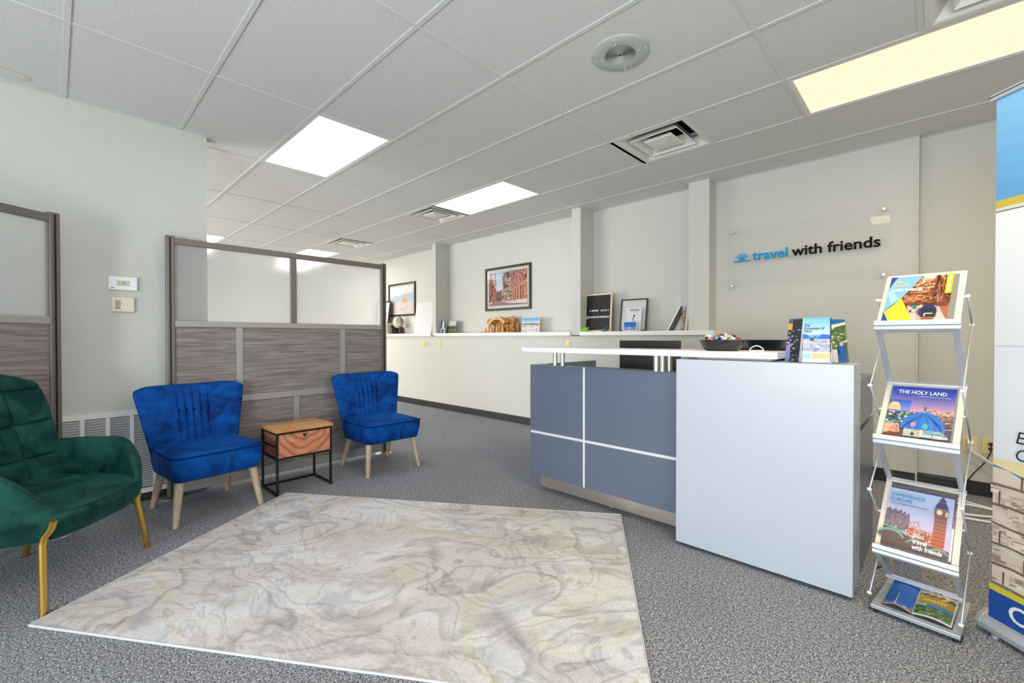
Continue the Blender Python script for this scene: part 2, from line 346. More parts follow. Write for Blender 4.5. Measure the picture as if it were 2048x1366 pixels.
_tc = {}
def text_mesh(s, bold=0.0):
    k = (s, bold)
    if k in _tc: return _tc[k]
    cu = bpy.data.curves.new('t', 'FONT'); cu.body = s; cu.size = 1; cu.offset = bold; cu.resolution_u = 3
    o = bpy.data.objects.new('t', cu); COL.objects.link(o)
    dg = bpy.context.evaluated_depsgraph_get(); dg.update()
    me = bpy.data.meshes.new_from_object(o.evaluated_get(dg))
    V = [(v.co.x, v.co.y) for v in me.vertices]; F = [tuple(p.vertices) for p in me.polygons]
    bpy.data.objects.remove(o); bpy.data.meshes.remove(me); bpy.data.curves.remove(cu)
    if not V: V = [(0, 0)]
    x0 = min(v[0] for v in V); x1 = max(v[0] for v in V)
    _tc[k] = ([(v[0]-x0, v[1]) for v in V], F, x1-x0)
    return _tc[k]
class Canvas:
    """Flat printed art: every shape one layer (0.12 mm) above the last."""
    def __init__(s, M, w, h, bgc=(255, 255, 255), step=.00012, warp=None):
        s.mb = MB(); s.M = M; s.w = w; s.h = h; s.k = 0; s.step = step; s.warp = warp; s.rect(0, 0, 1, 1, bgc)
    def _put(s, pts, faces, col):
        s.k += 1; v = []
        for (x, y) in pts:
            X, Y, Z = x*s.w, y*s.h, s.k*s.step
            if s.warp: X, Y, Z = s.warp(X, Y, Z)
            v.append((X, Y, Z))
        s.mb.add(v, faces, 0, col, False, s.M)
    def poly(s, pts, col): s._put(pts, [tuple(range(len(pts)))], col); return s
    def rect(s, x0, y0, x1, y1, col, n=1):
        if s.warp:
            n = 8
            pts = [(x0+(x1-x0)*i/n, y) for i in range(n+1) for y in (y0, y1)]
            s._put(pts, [(2*i, 2*i+2, 2*i+3, 2*i+1) for i in range(n)], col); return s
        return s.poly([(x0, y0), (x1, y0), (x1, y1), (x0, y1)], col)
    def grad(s, x0, y0, x1, y1, c0, c1, n=8, horiz=False):
        s.k += 1; k = s.k
        for i in range(n):
            t = i/(n-1); c = tuple(c0[j]*(1-t)+c1[j]*t for j in range(3)); s.k = k-1
            if horiz: s.rect(x0+(x1-x0)*i/n, y0, x0+(x1-x0)*(i+1)/n, y1, c)
            else: s.rect(x0, y0+(y1-y0)*i/n, x1, y0+(y1-y0)*(i+1)/n, c)
        s.k = k; return s
    def ell(s, cx, cy, rx, ry, col, a0=0, a1=360, n=20):
        return s.poly([(cx+rx*math.cos(R(a0+(a1-a0)*i/n)), cy+ry*math.sin(R(a0+(a1-a0)*i/n))) for i in range(n + (1 if a1-a0 < 360 else 0))], col)
    def specks(s, x0, y0, x1, y1, cols, n, sx, sy, seed=1, inside=None):
        rr = random.Random(seed); s.k += 1; k = s.k
        for i in range(n):
            x = rr.uniform(x0, x1); y = rr.uniform(y0, y1)
            if inside and not inside(x, y): continue
            a = sx*rr.uniform(.4, 1.3); b2 = sy*rr.uniform(.4, 1.3); s.k = k-1+(i % 3)
            q = [(x-a*rr.uniform(.6, 1), y-b2), (x+a, y-b2*rr.uniform(.3, 1)), (x+a*rr.uniform(.5, 1), y+b2), (x-a, y+b2*rr.uniform(.5, 1))]
            s.poly([(min(x1, max(x0, u)), min(y1, max(y0, v))) for u, v in q], rr.choice(cols))
        s.k = k+3; return s
    def text(s, t, x, y, size, col, bold=.0, xs=1.0, align='l', rot=0, shear=0, fit=None):
        V, F, wd = text_mesh(t, bold); sz = size
        if fit: xs = fit*s.w/(wd*sz)
        ax = {'l': 0, 'c': .5, 'r': 1}[align]; c, sn = math.cos(R(rot)), math.sin(R(rot)); pts = []
        for (u, v) in V:
            u2 = (u-wd*ax)*xs*sz + v*shear*sz; v2 = v*sz
            U, Vv = u2*c-v2*sn, u2*sn+v2*c
            pts.append((x+U/s.w, y+Vv/s.h))
        s._put(pts, F, col); return s
    def burst(s, x, y, r, col):
        # sunrise emblem: rays over a bar
        s.rect(x-r*1.35/s.w, y, x+r*1.35/s.w, y+r*.16/s.h, col)
        for a in (38, 64, 90, 116, 142):
            ca, sa = math.cos(R(a)), math.sin(R(a)); wv = r*.09
            s.poly([(x+(ca*r*.25-sa*wv*.4)/s.w, y+(sa*r*.25+ca*wv*.4)/s.h), (x+(ca*r*.25+sa*wv*.4)/s.w, y+(sa*r*.25-ca*wv*.4)/s.h),
                    (x+(ca*r+sa*wv)/s.w, y+(sa*r-ca*wv)/s.h), (x+(ca*r-sa*wv)/s.w, y+(sa*r+ca*wv)/s.h)], col)
        return s
    def done(s, name, parent=None, m='print_matte', M0=None):
        return s.mb.build(name, m, parent, fix=False, weld=False)
def frame_M(o, ex, ey):
    ex = Vector(ex).normalized(); ey = Vector(ey).normalized(); ez = ex.cross(ey)
    m = Matrix((ex, ey, ez)).transposed().to_4x4(); m.translation = Vector(o); return m
def letters(mb, s, M, size, xs, bold, depth, mi=0):
    """extruded lettering standing on a face"""
    V, F, wd = text_mesh(s, bold); n = len(V)
    v = [(x*xs*size, y*size, 0) for x, y in V]+[(x*xs*size, y*size, depth) for x, y in V]
    edges = {}
    for f in F:
        for i in range(len(f)):
            e = (f[i], f[(i+1) % len(f)]); edges[e] = 1
    rim = [e for e in edges if (e[1], e[0]) not in edges]
    mb.add(v, [tuple(reversed(f)) for f in F]+[tuple(i+n for i in f) for f in F]+[(a, b2, b2+n, a+n) for a, b2 in rim], mi, None, False, M)
    return wd*xs*size
H = 2.743; T = .6096

# ------------------------------------------------------------------ the room
struct(box('floor', (-8.9, -4.9, -.05), (5.6, 3.7, 0), 'carpet'))
lights = {(-1, 0): 'cool', (-1, 3): 'cool', (2, 3): 'warm', (-5, 0): 'far', (-5, 3): 'far', (2, -5): 'warm', (2, 0): 'amber', (3, 2): 'amber', (-5, -4): 'cool'}   # (i,j): long cell i*4ft, j*2ft; amber ones are unseen, added to warm the sign wall
vents = [(1.2192, 3*T), (-1.2192-T, 3*T), (-7*T, 3*T), (5*T, 2*T)]           # square cells (left edge x, front edge y)
mb = MB()
def cell(x0, y0, x1, y1):
    mb.add([(x0, y0, H), (x1, y0, H), (x1, y1, H), (x0, y1, H), (x0, y0, H+.015), (x1, y0, H+.015), (x1, y1, H+.015), (x0, y1, H+.015)],
           [(0, 3, 2, 1), (4, 5, 6, 7), (0, 1, 5, 4), (1, 2, 6, 5), (2, 3, 7, 6), (3, 0, 4, 7)])
for i in range(-8, 5):
    for j in range(-8, 6):
        if (i, j) in lights: continue
        x0 = i*2*T; y0 = j*T
        hs = [h for h in (0, 1) if not any(abs(x0+h*T-vx) < .01 and abs(y0-vy) < .01 for vx, vy in vents)]
        if len(hs) == 2: cell(x0, y0, x0+2*T, min(y0+T, 3.6))
        else:
            for h in hs: cell(x0+h*T, y0, x0+h*T+T, min(y0+T, 3.6))
struct(mb.build('ceiling', 'ceiling_tile', weld=False))
g = MB(); gw = .012
for i in range(-7, 5): g.box((i*2*T-gw, -4.85, H-.0035), (i*2*T+gw, 3.5, H-.0001))
for j in range(-7, 6): g.box((-8.8, j*T-gw, H-.0045), (5.5, j*T+gw, H-.0002))
for vx, vy in vents:
    for q in (vx, vx+T): g.box((q-gw, vy, H-.0035), (q+gw, vy+T, H-.0001))
gr = g.build('trim_1', 'grid_white', weld=False); struct(gr)

# back wall: low front wall, recesses, columns, stepped right part
FY, BY = 3.13, 3.41
wb = MB()
wb.box((-8.8, FY, 0), (1.545, 3.6, 1.20))
wb.box((-8.8, BY, 1.2), (1.49, 3.6, H)); wb.box((1.49, BY, 1.2), (3.012, 3.6, H)); wb.box((1.545, BY, 0), (3.012, 3.6, 1.2))
wb.box((3.012, BY+.06, 0), (5.5, 3.6, H))
wb.box((2.998, BY-.004, 0), (3.012, BY+.06, H))
for x0, x1, yy in ((-2.985, -2.885, FY), (-.11, .02, FY), (1.287, 1.492, 3.22)): wb.box((x0, yy, 1.19), (x1, BY+.01, H))
struct(wb.build('wall_back', 'wall_covering', weld=False))
for n, (x0, x1) in enumerate(((-8.8, -2.99), (-2.88, -.115), (.025, 1.578))):
    struct(box('trim_%d' % (n+2), (x0, FY-.035, 1.197), (x1, BY, 1.243), 'shelf_white', None, .003))
struct(box('wall_left', (-1.13, -4.8, 0), (-1.0, -.44, H), 'wall_covering'))
struct(box('wall_far', (-8.9, -4.8, 0), (-8.8, 3.5, H), 'wall_covering'))
wr = MB(); wr.box((5.5, -4.8, 0), (5.6, -3.5, H)); wr.box((5.5, -.7, 0), (5.6, 3.5, H)); wr.box((5.5, -3.5, 0), (5.6, -.7, .2)); wr.box((5.5, -3.5, 2.5), (5.6, -.7, H))
struct(wr.build('wall_right', 'wall_covering', weld=False))
wo = MB(); wo.box((5.52, -3.5, .2), (5.58, -3.45, 2.5)); wo.box((5.52, -.75, .2), (5.58, -.7, 2.5)); wo.box((5.52, -3.45, .2), (5.58, -.75, .25)); wo.box((5.52, -3.45, 2.45), (5.58, -.75, 2.5)); wo.box((5.52, -2.125, .25), (5.58, -2.075, 2.45))
wo = struct(wo.build('window_7', 'aluminium', weld=False)); MB().box((5.547, -3.45, .25), (5.553, -.75, 2.45)).build('pane', 'window_glass', wo)  # unseen window added for side light on the left wall
struct(box('baseboard_back', (-8.8, FY-.008, 0), (1.545, FY, .098), 'base_black', None, .003))
struct(box('baseboard_back', (1.545, BY-.008, 0), (3.0, BY, .105), 'base_black', None, .003))
struct(box('baseboard_back', (3.0, BY+.052, 0), (5.5, BY+.06, .105), 'base_black', None, .003))
struct(box('baseboard_left', (-1.0, -4.8, 0), (-.992, -.44, .10), 'base_black', None, .003))
# thin wall angle where the ceiling meets the walls
tr = MB()
tr.box((-8.8, BY-.018, H-.004), (3.0, BY, H-.0005)); tr.box((3.0, BY+.042, H-.004), (5.5, BY+.06, H-.0005)); tr.box((-1.0, -4.8, H-.004), (-.98, -.42, H-.0005))
struct(tr.build('trim_5', 'grid_white', weld=False))
# shopfront wall behind the camera, glazed bays
wf = MB(); bays = [(-7.6, -5.9), (-5.8, -4.1), (-4.0, -2.3), (-.8, .9), (1.0, 2.7), (2.8, 4.5)]
xs = [-8.9]+[v for b in bays for v in b]+[5.6]
for k in range(0, len(xs), 2): wf.box((xs[k], -4.9, 0), (xs[k+1], -4.8, H))
for x0, x1 in bays: wf.box((x0, -4.9, 0), (x1, -4.8, .2)); wf.box((x0, -4.9, 2.5), (x1, -4.8, H))
struct(wf.build('wall_front', 'wall_covering', weld=False))
for k, (x0, x1) in enumerate(bays):
    f = MB()
    for a, b in (((x0, .2), (x0+.05, 2.5)), ((x1-.05, .2), (x1, 2.5)), ((x0+.05, .2), (x1-.05, .25)), ((x0+.05, 2.45), (x1-.05, 2.5)), ((x0+.05, 1.95), (x1-.05, 2.0))):
        f.box((a[0], -4.88, a[1]), (b[0], -4.82, b[1]))
    wo = struct(f.build('window_%d' % (k+1), 'aluminium', weld=False))
    MB().box((x0+.05, -4.853, .25), (x1-.05, -4.847, 2.45)).build('pane', 'window_glass', wo)

# ------------------------------------------------------------------ ceiling fittings
Lb = {(-1, 0): 'bright white troffer light near the end of the left wall', (-1, 3): 'bright white troffer light directly beside a ceiling vent',
      (2, 3): 'warm yellow troffer light at the upper right', (-5, 0): 'distant white troffer light seen above left end of the room divider',
      (-5, 3): 'distant white troffer light in front of the farthest ceiling vent', (2, -5): 'warm troffer light behind the camera', (2, 0): 'added unseen warm light above the rug side of the brochure stand', (3, 2): 'added unseen warm light over the roll-up banner', (-5, -4): 'white troffer light in the area behind the left wall'}
for (i, j), k in lights.items():
    x0, y0 = i*2*T+gw, j*T+gw; x1, y1 = (i+1)*2*T-gw, (j+1)*T-gw; cx, cy = (x0+x1)/2, (y0+y1)/2
    t = thing('ceiling_light', Lb[(i, j)], 'light', (cx, cy, H), 0, 'recessed ceiling troffer lights')
    a, b = (x1-x0)/2, (y1-y0)/2
    f = MB(); e = .022
    f.box((-a, -b, -.003), (a, -b+e, .012)); f.box((-a, b-e, -.003), (a, b, .012)); f.box((-a, -b+e, -.003), (-a+e, b-e, .012)); f.box((a-e, -b+e, -.003), (a, b-e, .012))
    f.build('frame', 'white_metal', t, weld=False)
    MB().add([(-a+e, -b+e, .004), (a-e, -b+e, .004), (a-e, b-e, .004), (-a+e, b-e, .004)], [(0, 3, 2, 1)]).build('diffuser', 'lamp_'+k, t, fix=False)
    box('housing', (-a-gw, -b-gw, .014), (a+gw, b+gw, .1), 'white_metal', t)
VL = ['square ceiling air vent above the desk with open louvres', 'square ceiling air vent left of the white troffer light', 'farthest square ceiling air vent over the back office', 'square ceiling air vent beside the warm light at top right']
for (vx, vy), lb in zip(vents, VL):
    t = thing('ceiling_vent', lb, 'vent', (vx+T/2, vy+T/2, H), 0, 'ceiling air diffusers')
    def ringf(mbx, prof, mi=0):
        # prof: list of (half, z) -> square frustum strips
        v = []
        for (hh, z) in prof: v += [(-hh, -hh, z), (hh, -hh, z), (hh, hh, z), (-hh, hh, z)]
        f = []
        for q in range(len(prof)-1):
            for c in range(4): f.append((q*4+c, q*4+(c+1) % 4, q*4+4+(c+1) % 4, q*4+4+c))
        mbx.add(v, f, mi)
    a = MB(); ringf(a, [(.292, .004), (.292, -.004), (.268, -.005), (.255, .0), (.19, .085), (.188, .085), (.25, .006), (.292, .004)]); a.build('frame', 'vent_white', t)
    a = MB(); ringf(a, [(.195, -.006), (.19, .002), (.125, .07), (.118, .07), (.18, .0), (.188, -.009), (.195, -.006)]); a.build('louvre', 'vent_white', t)
    a = MB(); v = [(-.118, -.118, 0), (.118, -.118, 0), (.118, .118, 0), (-.118, .118, 0), (-.105, -.105, -.009), (.105, -.105, -.009), (.105, .105, -.009), (-.105, .105, -.009), (0, 0, -.02), (-.1, -.1, .02), (.1, -.1, .02), (.1, .1, .02), (-.1, .1, .02)]
    a.add(v, [(0, 1, 5, 4), (1, 2, 6, 5), (2, 3, 7, 6), (3, 0, 4, 7), (4, 5, 8), (5, 6, 8), (6, 7, 8), (7, 4, 8), (0, 9, 10, 1), (1, 10, 11, 2), (2, 11, 12, 3), (3, 12, 9, 0), (9, 12, 11, 10)]); a.build('centre_plate', 'vent_white', t)
    a = MB(); z0, z1, hh = .0, .22, .304
    v = [(-hh, -hh, z0), (hh, -hh, z0), (hh, hh, z0), (-hh, hh, z0), (-hh, -hh, z1), (hh, -hh, z1), (hh, hh, z1), (-hh, hh, z1)]
    a.add(v, [(4, 5, 6, 7), (0, 1, 5, 4), (1, 2, 6, 5), (2, 3, 7, 6), (3, 0, 4, 7)])
    a.box((-.15, -.02, .075), (-.02, .05, .08)); a.build('duct', 'duct_dark', t, fix=False)
    a = MB(); a.tube([(-.2, .16, .05), (.2, .16, .05)], .006); a.tube([(.16, -.2, .05), (.16, .2, .05)], .006); a.build('damper', 'clip_steel', t)
# ceiling speaker
t = thing('ceiling_speaker', 'round grey green ceiling speaker grille', 'speaker', (1.847, .899, H))
MB().lathe([(.0, -.012), (.082, -.012), (.086, -.013), (.147, -.011), (.156, -.006), (.156, 0)], n=48).build('rim', 'speaker_grey', t)
a = MB()
for k in range(1, 12): a.lathe([(k*.0068, -.0125), (k*.0068+.0034, -.0148), (k*.0068+.0036, -.0125)], n=40)
a.build('grille', 'speaker_grey', t)
MB().lathe([(0, -.0127), (.081, -.0127)], n=40).build('grille_back', 'duct_dark', t)
for k in range(8):
    r = .102 if k % 2 else .138; an = k//2*math.pi/2+.3
    MB().ell((r*math.cos(an), r*math.sin(an), -.0125), (.004, .004, .003)).build('screw', 'white_metal', t)
# tile stains
def stain(x, y, rx, ry, lb, seed):
    rr = random.Random(seed); a = MB(); n = 40; vin = []; vo = []
    for k in range(n):
        th = 2*math.pi*k/n; q = 1+.12*math.sin(3*th+seed)+.05*rr.uniform(-1, 1); z = H-.0006
        vin.append((x+rx*q*.9*math.cos(th), y+ry*q*.9*math.sin(th), z)); vo.append((x+rx*q*math.cos(th), y+ry*q*math.sin(th), z))
    a.add(vin+vo, [(k, (k+1) % n, n+(k+1) % n, n+k) for k in range(n)], 0)
    o = a.build('ceiling_stain', 'stain_brown', fix=False); tag(o, lb, 'stain')
mat('stain_brown', (190, 182, 166), .9)
mat('stain_pale', (206, 202, 190), .9)
stain(-.85, -1.46, .055, .10, 'brown water stain ring on the ceiling tile at far left', 2)
stain(1.77, 3.30, .07, .035, 'brown water stain on ceiling tile by the back wall column', 4)
stain(2.05, 3.23, .09, .04, 'faint long water stain on the ceiling tile above the sign', 6)

# ------------------------------------------------------------------ left wall fittings
XW = -1.0
t = thing('wall_register', 'white louvred air return grille low on the left wall', 'vent', (XW, -1.05, .06))
a = MB(); y0, y1, z1 = -.62, .42, .60
a.box((0, y0, 0), (.014, y1, .035)); a.box((0, y0, z1-.035), (.014, y1, z1)); a.box((0, y0, .035), (.014, y0+.03, z1-.035)); a.box((0, y1-.03, .035), (.014, y1, z1-.035))
nb = 8; st = (y1-y0-.03)/nb
for k in range(1, nb): yy = y0+.015+k*st; a.box((0, yy-.011, .035), (.012, yy+.011, z1-.035))
a.build('frame', 'white_metal', t, weld=False)
for k in range(nb):
    ya = y0+.015+k*st+.011; yb = ya+st-.022; a = MB()
    for q in range(30):
        z = .040+q*.0174
        a.add([(.002, ya, z), (.002, yb, z), (.012, yb, z+.011), (.012, ya, z+.011), (.002, ya, z+.002), (.002, yb, z+.002), (.012, yb, z+.013), (.012, ya, z+.013)],
              [(0, 1, 2, 3), (4, 7, 6, 5), (0, 4, 5, 1), (2, 6, 7, 3)])
    a.build('louvre_panel', 'white_metal', t, weld=False)
box('backing', (0, y0+.01, .01), (.0015, y1-.01, z1-.01), 'wall_dark', t)
# thermostat
t = thing('thermostat', 'white thermostat reading 72 on the left wall', 'thermostat', (XW, -.938, 1.555))
MB().box((0, -.075, -.047), (.024, .075, .047)).build('body', 'white_plastic', t, .004)
c = Canvas(frame_M((.0243, -.034, -.017), (0, 1, 0), (0, 0, 1)), .068, .036, (206, 222, 196)); c.rect(0, 0, .3, 1, (208, 222, 176)); c.text('72', .52, .25, .026, (50, 60, 50), .0, .85, 'c'); c.rect(.78, .08, .92, .14, (110, 120, 110)); c.rect(.85, .82, .93, .9, (120, 130, 120)); c.done('screen', t)
c = Canvas(frame_M((.0243, -.066, -.038), (0, 1, 0), (0, 0, 1)), .018, .007, (226, 226, 230)); c.rect(0, .1, .9, .7, (110, 108, 112)); c.rect(.3, .5, 1, 1, (120, 118, 122)); c.done('badge', t)
for k in range(3): MB().box((.024, .05, -.02+k*.018), (.0255, .062, -.012+k*.018)).build('button', 'white_plastic', t, .001)
# keypad
t = thing('alarm_keypad', 'beige alarm keypad below the thermostat on left wall', 'keypad', (XW, -.936, 1.408))
MB().hexa([(0, -.062, -.056), (0, .062, -.056), (0, .062, .056), (0, -.062, .056)], [(.02, -.056, -.050), (.02, .056, -.050), (.02, .056, .050), (.02, -.056, .050)]).build('body', 'keypad_beige', t, .003)
for r in range(4):
    for q in range(4): MB().ell((.021, -.006+q*.0155, -.026+r*.0125), (.004, .0052, .0042)).build('key', 'white_plastic', t)
c = Canvas(frame_M((.0203, -.046, -.034), (0, 1, 0), (0, 0, 1)), .030, .064, (196, 192, 172))
for r in range(6):
    c.rect(.2, .4+r*.09, .32, .44+r*.09, (90, 90, 84)); c.rect(.55, .4+r*.09, .67, .44+r*.09, (90, 90, 84))
c.rect(.2, .08, .8, .14, (60, 60, 56)); c.done('label_strip', t)

# ------------------------------------------------------------------ room dividers
def divider(t, L, Ht, uppers, lowers, glass_split, part_y0=.0, foot=True):
    """local: x along the panel 0..L, y thickness, z up; front face at y=0"""
    D = .045; P = .052; R1 = .045
    for x in (0, L-P):
        a = MB(); a.box((x, 0, .012), (x+P, D, Ht+.012)); a.build('post', 'frame_bronze', t, .004)
        box('post_groove', (x+.020, -.0012, .02), (x+.030, 0.0005, Ht), 'black_metal', t)
    def rail(n, a, b, m): return box(n, a, b, m, t, .002)
    rail('top_rail', (P, .004, Ht-.045), (L-P, D-.004, Ht), 'frame_bronze')
    zm0, zm1 = 1.257, 1.30
    rail('middle_rail', (P, .003, zm0), (L-P, D-.003, zm1), 'frame_silver')
    rail('lower_rail', (P, .003, .665), (L-P, D-.003, .715), 'frame_silver')
    rail('bottom_rail', (P, .003, .028), (L-P, D-.003, .10), 'frame_silver')
    xs = [P]+list(glass_split)+[L-P]
    for k in range(len(xs)-1):
        xa = xs[k]+(.024 if k else 0); xb = xs[k+1]-(.024 if k < len(xs)-2 else 0)
        MB().box((xa, .019, zm1), (xb, .025, Ht-.045)).build('frosted_panel', 'frosted_panel', t)
    for x in glass_split: rail('muntin', (x-.024, .006, zm1), (x+.024, D-.006, Ht-.045), 'frame_bronze')
    for sp, z0, z1 in ((uppers, .715, zm0), (lowers, .10, .665)):
        xs = [P]+list(sp)+[L-P]
        for k in range(len(xs)-1):
            xa = xs[k]+(.023 if k else 0); xb = xs[k+1]-(.023 if k < len(xs)-2 else 0)
            box('wood_panel', (xa, .012, z0), (xb, .034, z1), 'grey_wood', t)
        for x in sp: rail('muntin', (x-.023, .005, z0), (x+.023, D-.005, z1), 'frame_silver')
    for x in (P/2, L-P/2):
        a = MB(); a.lathe([(.0, 0), (.078, 0), (.081, .003), (.078, .006), (.0, .008)], (x, D/2, 0), 32); a.build('foot_plate', 'brushed_steel', t)
    for x in (P/2,): MB().lathe([(.012, .007), (.012, .013)], (x, D/2, 0), 12).build('foot_stem', 'black_metal', t)
# local x runs along +y of the room: rotate so that x->(0,1), y->(-1,0)
t = thing('room_divider', 'grey woodgrain room divider with frosted top behind the blue chairs', 'room divider', (-.90, -.712, 0), R(90))
o0 = -.712
divider(t, 1.772, 1.908, [-.245-o0, .608-o0], [.191-o0], [.170-o0])
t = thing('room_divider', 'dark woodgrain room divider cut off at the left edge behind the green armchair', 'room divider', (-.668+.0, -1.245, 0), R(-56+180))
# this one runs from its post towards the camera side: local x reversed
t.location = (-.64+.559*1.72, -1.245-.829*1.72, 0)
divider(t, 1.72, 1.90, [.5, 1.25], [.86], [.86])

# ------------------------------------------------------------------ upholstery helpers
def pillow(nu, nv, mapf, front, back):
    """closed cushion: mapf(u,v)->(a,b) outline coords for u,v in -1..1; front/back(a,b,u,v,e)->xyz, e=edge falloff 0..1"""
    mb = MB(); V = []; F = []
    def E(u, v): return max(0, 1-max(abs(u), abs(v))**6)**.5
    us = [math.sin(math.pi/2*(-1+2*i/nu)*.98)/math.sin(math.pi/2*.98) for i in range(nu+1)]; vs = [math.sin(math.pi/2*(-1+2*j/nv)*.98)/math.sin(math.pi/2*.98) for j in range(nv+1)]
    us = [.45*a+.55*(-1+2*i/nu) for i, a in enumerate(us)]; vs = [.45*a+.55*(-1+2*j/nv) for j, a in enumerate(vs)]
    for fn in (front, back):
        for v in vs:
            for u in us:
                a, b = mapf(u, v); V.append(fn(a, b, u, v, E(u, v)))
    n = (nu+1)*(nv+1)
    for j in range(nv):
        for i in range(nu):
            q = (j*(nu+1)+i, j*(nu+1)+i+1, (j+1)*(nu+1)+i+1, (j+1)*(nu+1)+i)
            F.append(q); F.append(tuple(x+n for x in reversed(q)))
    # rim
    ring = [i for i in range(nu+1)]+[j*(nu+1)+nu for j in range(1, nv+1)]+[nv*(nu+1)+i for i in range(nu-1, -1, -1)]+[j*(nu+1) for j in range(nv-1, 0, -1)]
    for k in range(len(ring)):
        a, b = ring[k], ring[(k+1) % len(ring)]
        F.append((a, b, b+n, a+n))
    mb.add(V, F, 0, None, True); return mb
def gs(x, s): return math.exp(-(x/s)**2)

# ------------------------------------------------------------------ blue slipper chairs
def blue_chair(label, loc, rz):
    t = thing('slipper_chair', label, 'chair', loc, rz, 'blue velvet slipper chairs')
    # seat block with tapered underside
    def rr(hw, y0, y1, rad, n=6):
        pts = []
        for cx, cy, a0 in ((hw-rad, y1-rad, 0), (-hw+rad, y1-rad, 90), (-hw+rad, y0+rad, 180), (hw-rad, y0+rad, 270)):
            for k in range(n+1): a = R(a0+90*k/n); pts.append((cx+rad*math.cos(a), cy+rad*math.sin(a)))
        return pts
    lev = [(.245, -.20, .262, .04, .272), (.250, -.205, .275, .045, .282), (.262, -.21, .292, .05, .35), (.266, -.21, .298, .052, .405), (.264, -.21, .297, .05, .425)]
    rings = [[(x, y, z) for x, y in rr(hw, y0, y1, r)] for hw, y0, y1, r, z in lev]
    a = MB(); n = len(rings[0]); V = [p for q in rings for p in q]; F = []
    for k in range(len(rings)-1):
        for j in range(n): F.append((k*n+j, k*n+(j+1) % n, (k+1)*n+(j+1) % n, (k+1)*n+j))
    F.append(tuple(range(n))[::-1]); F.append(tuple(range((len(rings)-1)*n, len(rings)*n)))
    a.add(V, F, 0, None, True); a.build('seat_base', 'blue_velvet', t)
    def mp(u, v):
        q = 1-.07*(abs(u)*abs(v))**5
        return u*.262*q, .044+v*.252*q
    pillow(16, 16, mp, lambda x, y, u, v, e: (x, y, .425+.030*e+.010*(1-u*u)*(1-v*v)), lambda x, y, u, v, e: (x, y, .418)).build('seat_cushion', 'blue_velvet', t)
    pp = [(x, y, .427) for x, y in rr(.267, -.16, .299, .052)]
    MB().tube(pp, .0055, 6, closed=True).build('piping', 'seam_blue', t)
    # flared back
    def mb_(u, v):
        z = .285+(v+1)/2*.555; q = 1-.085*(abs(u)**7)*(max(0, v)**9); tt = (v+1)/2
        hw = .252+.100*tt**1.15
        return u*hw*q, .285+(z-.285)*(1-.07*(abs(u)**6)*(max(0, v)**8)) + .012*u*u*max(0, v)
    def yb(z): return -.165-.115*((z-.285)/.555)
    def fr(x, z, u, v, e):
        tt = (v+1)/2; d = 0
        for k in range(-2, 3):
            xk = k*(.044+.014*abs(tt-.55)*(1 if tt > .55 else .3)); d += gs(x-xk, .0055)
        wv = gs(z-.655, .05)
        d *= .010*max(0, min(1, (tt-.2)*6))*max(0, min(1, (1-tt)*8))*(1+.6*wv)
        return (x, yb(z)+.038*e+.035*u*u-d, z)
    def bk(x, z, u, v, e): return (x, yb(z)-.030*e+.030*u*u, z)
    pillow(150, 44, mb_, fr, bk).build('backrest', 'blue_velvet', t)
    for k in range(-2, 3):
        x = k*.047; MB().ell((x, yb(.66)+.038-.004, .66), (.011, .007, .011)).build('button', 'button_blue', t)
    for sx in (-1, 1):
        for (ft, tp) in (((sx*.25, .27, 0), (sx*.212, .215, .285)), ((sx*.232, -.262, 0), (sx*.20, -.16, .285))):
            MB().tube([ft, tuple(ft[q]+(tp[q]-ft[q])*.04 for q in range(3)), tp], .02, 16, radii=[.0155, .017, .0275]).build('leg', 'oak_leg', t)
            MB().lathe([(.014, -.0), (.014, .003)], ft, 12).build('leg_glide', 'rubber_dark', t)
    return t
blue_chair('blue velvet slipper chair left of the small wooden side table', (-.548, -.552, 0), R(-90+7))
blue_chair('blue velvet slipper chair right of the small wooden side table', (-.562, .785, 0), R(-90-1))

# ------------------------------------------------------------------ green armchair
t = thing('armchair', 'green velvet quilted armchair with slim gold legs', 'chair', (.16, -1.12, 0), R(49.6-90))
def yb2(z): return -.50-.18*((z-.36)/.63)
def gm(u, v):
    tt = (v+1)/2; z = .36+tt*.635
    hw = .315+.035*math.sin(tt*math.pi*.8)-.03*max(0, tt-.75)*4*.5
    q = 1-.16*(abs(u)**5)*(max(0, v)**9)
    return u*hw*q, .36+(z-.36)*(1-.11*(abs(u)**5)*(max(0, v)**7))
def seams(x, z, u):
    d = 0
    for k in (-1, 0, 1): d += gs(x-k*.168, .0055)
    for zz in (.54, .715, .89): d += gs(z-zz-.012*u*u, .0055)
    pu = (abs(math.sin(x/.168*math.pi)))**.5*(abs(math.sin((z-.54)/.175*math.pi)))**.5
    return min(1, d), pu
def gf(x, z, u, v, e):
    d, pu = seams(x, z, u); return (x, yb2(z)+.05*e+.085*abs(u)**2.6+.016*pu*e-.012*d*min(1, e*2), z)
pillow(130, 110, gm, gf, lambda x, z, u, v, e: (x, yb2(z)-.035*e+.085*abs(u)**2.6, z)).build('backrest', 'green_velvet', t)
# seat cushion
def sm(u, v):
    q = 1-.17*(abs(u)*abs(v))**3; return u*.325*q, -.265+v*.300*q
pillow(40, 40, sm, lambda x, y, u, v, e: (x, y, .400+.040*e-.02*gs(y+.02, .08)+.006*math.sin(y*38+2*u)*e*max(0, 1-abs(v+.2))), lambda x, y, u, v, e: (x, y, .37)).build('seat_cushion', 'green_velvet', t)
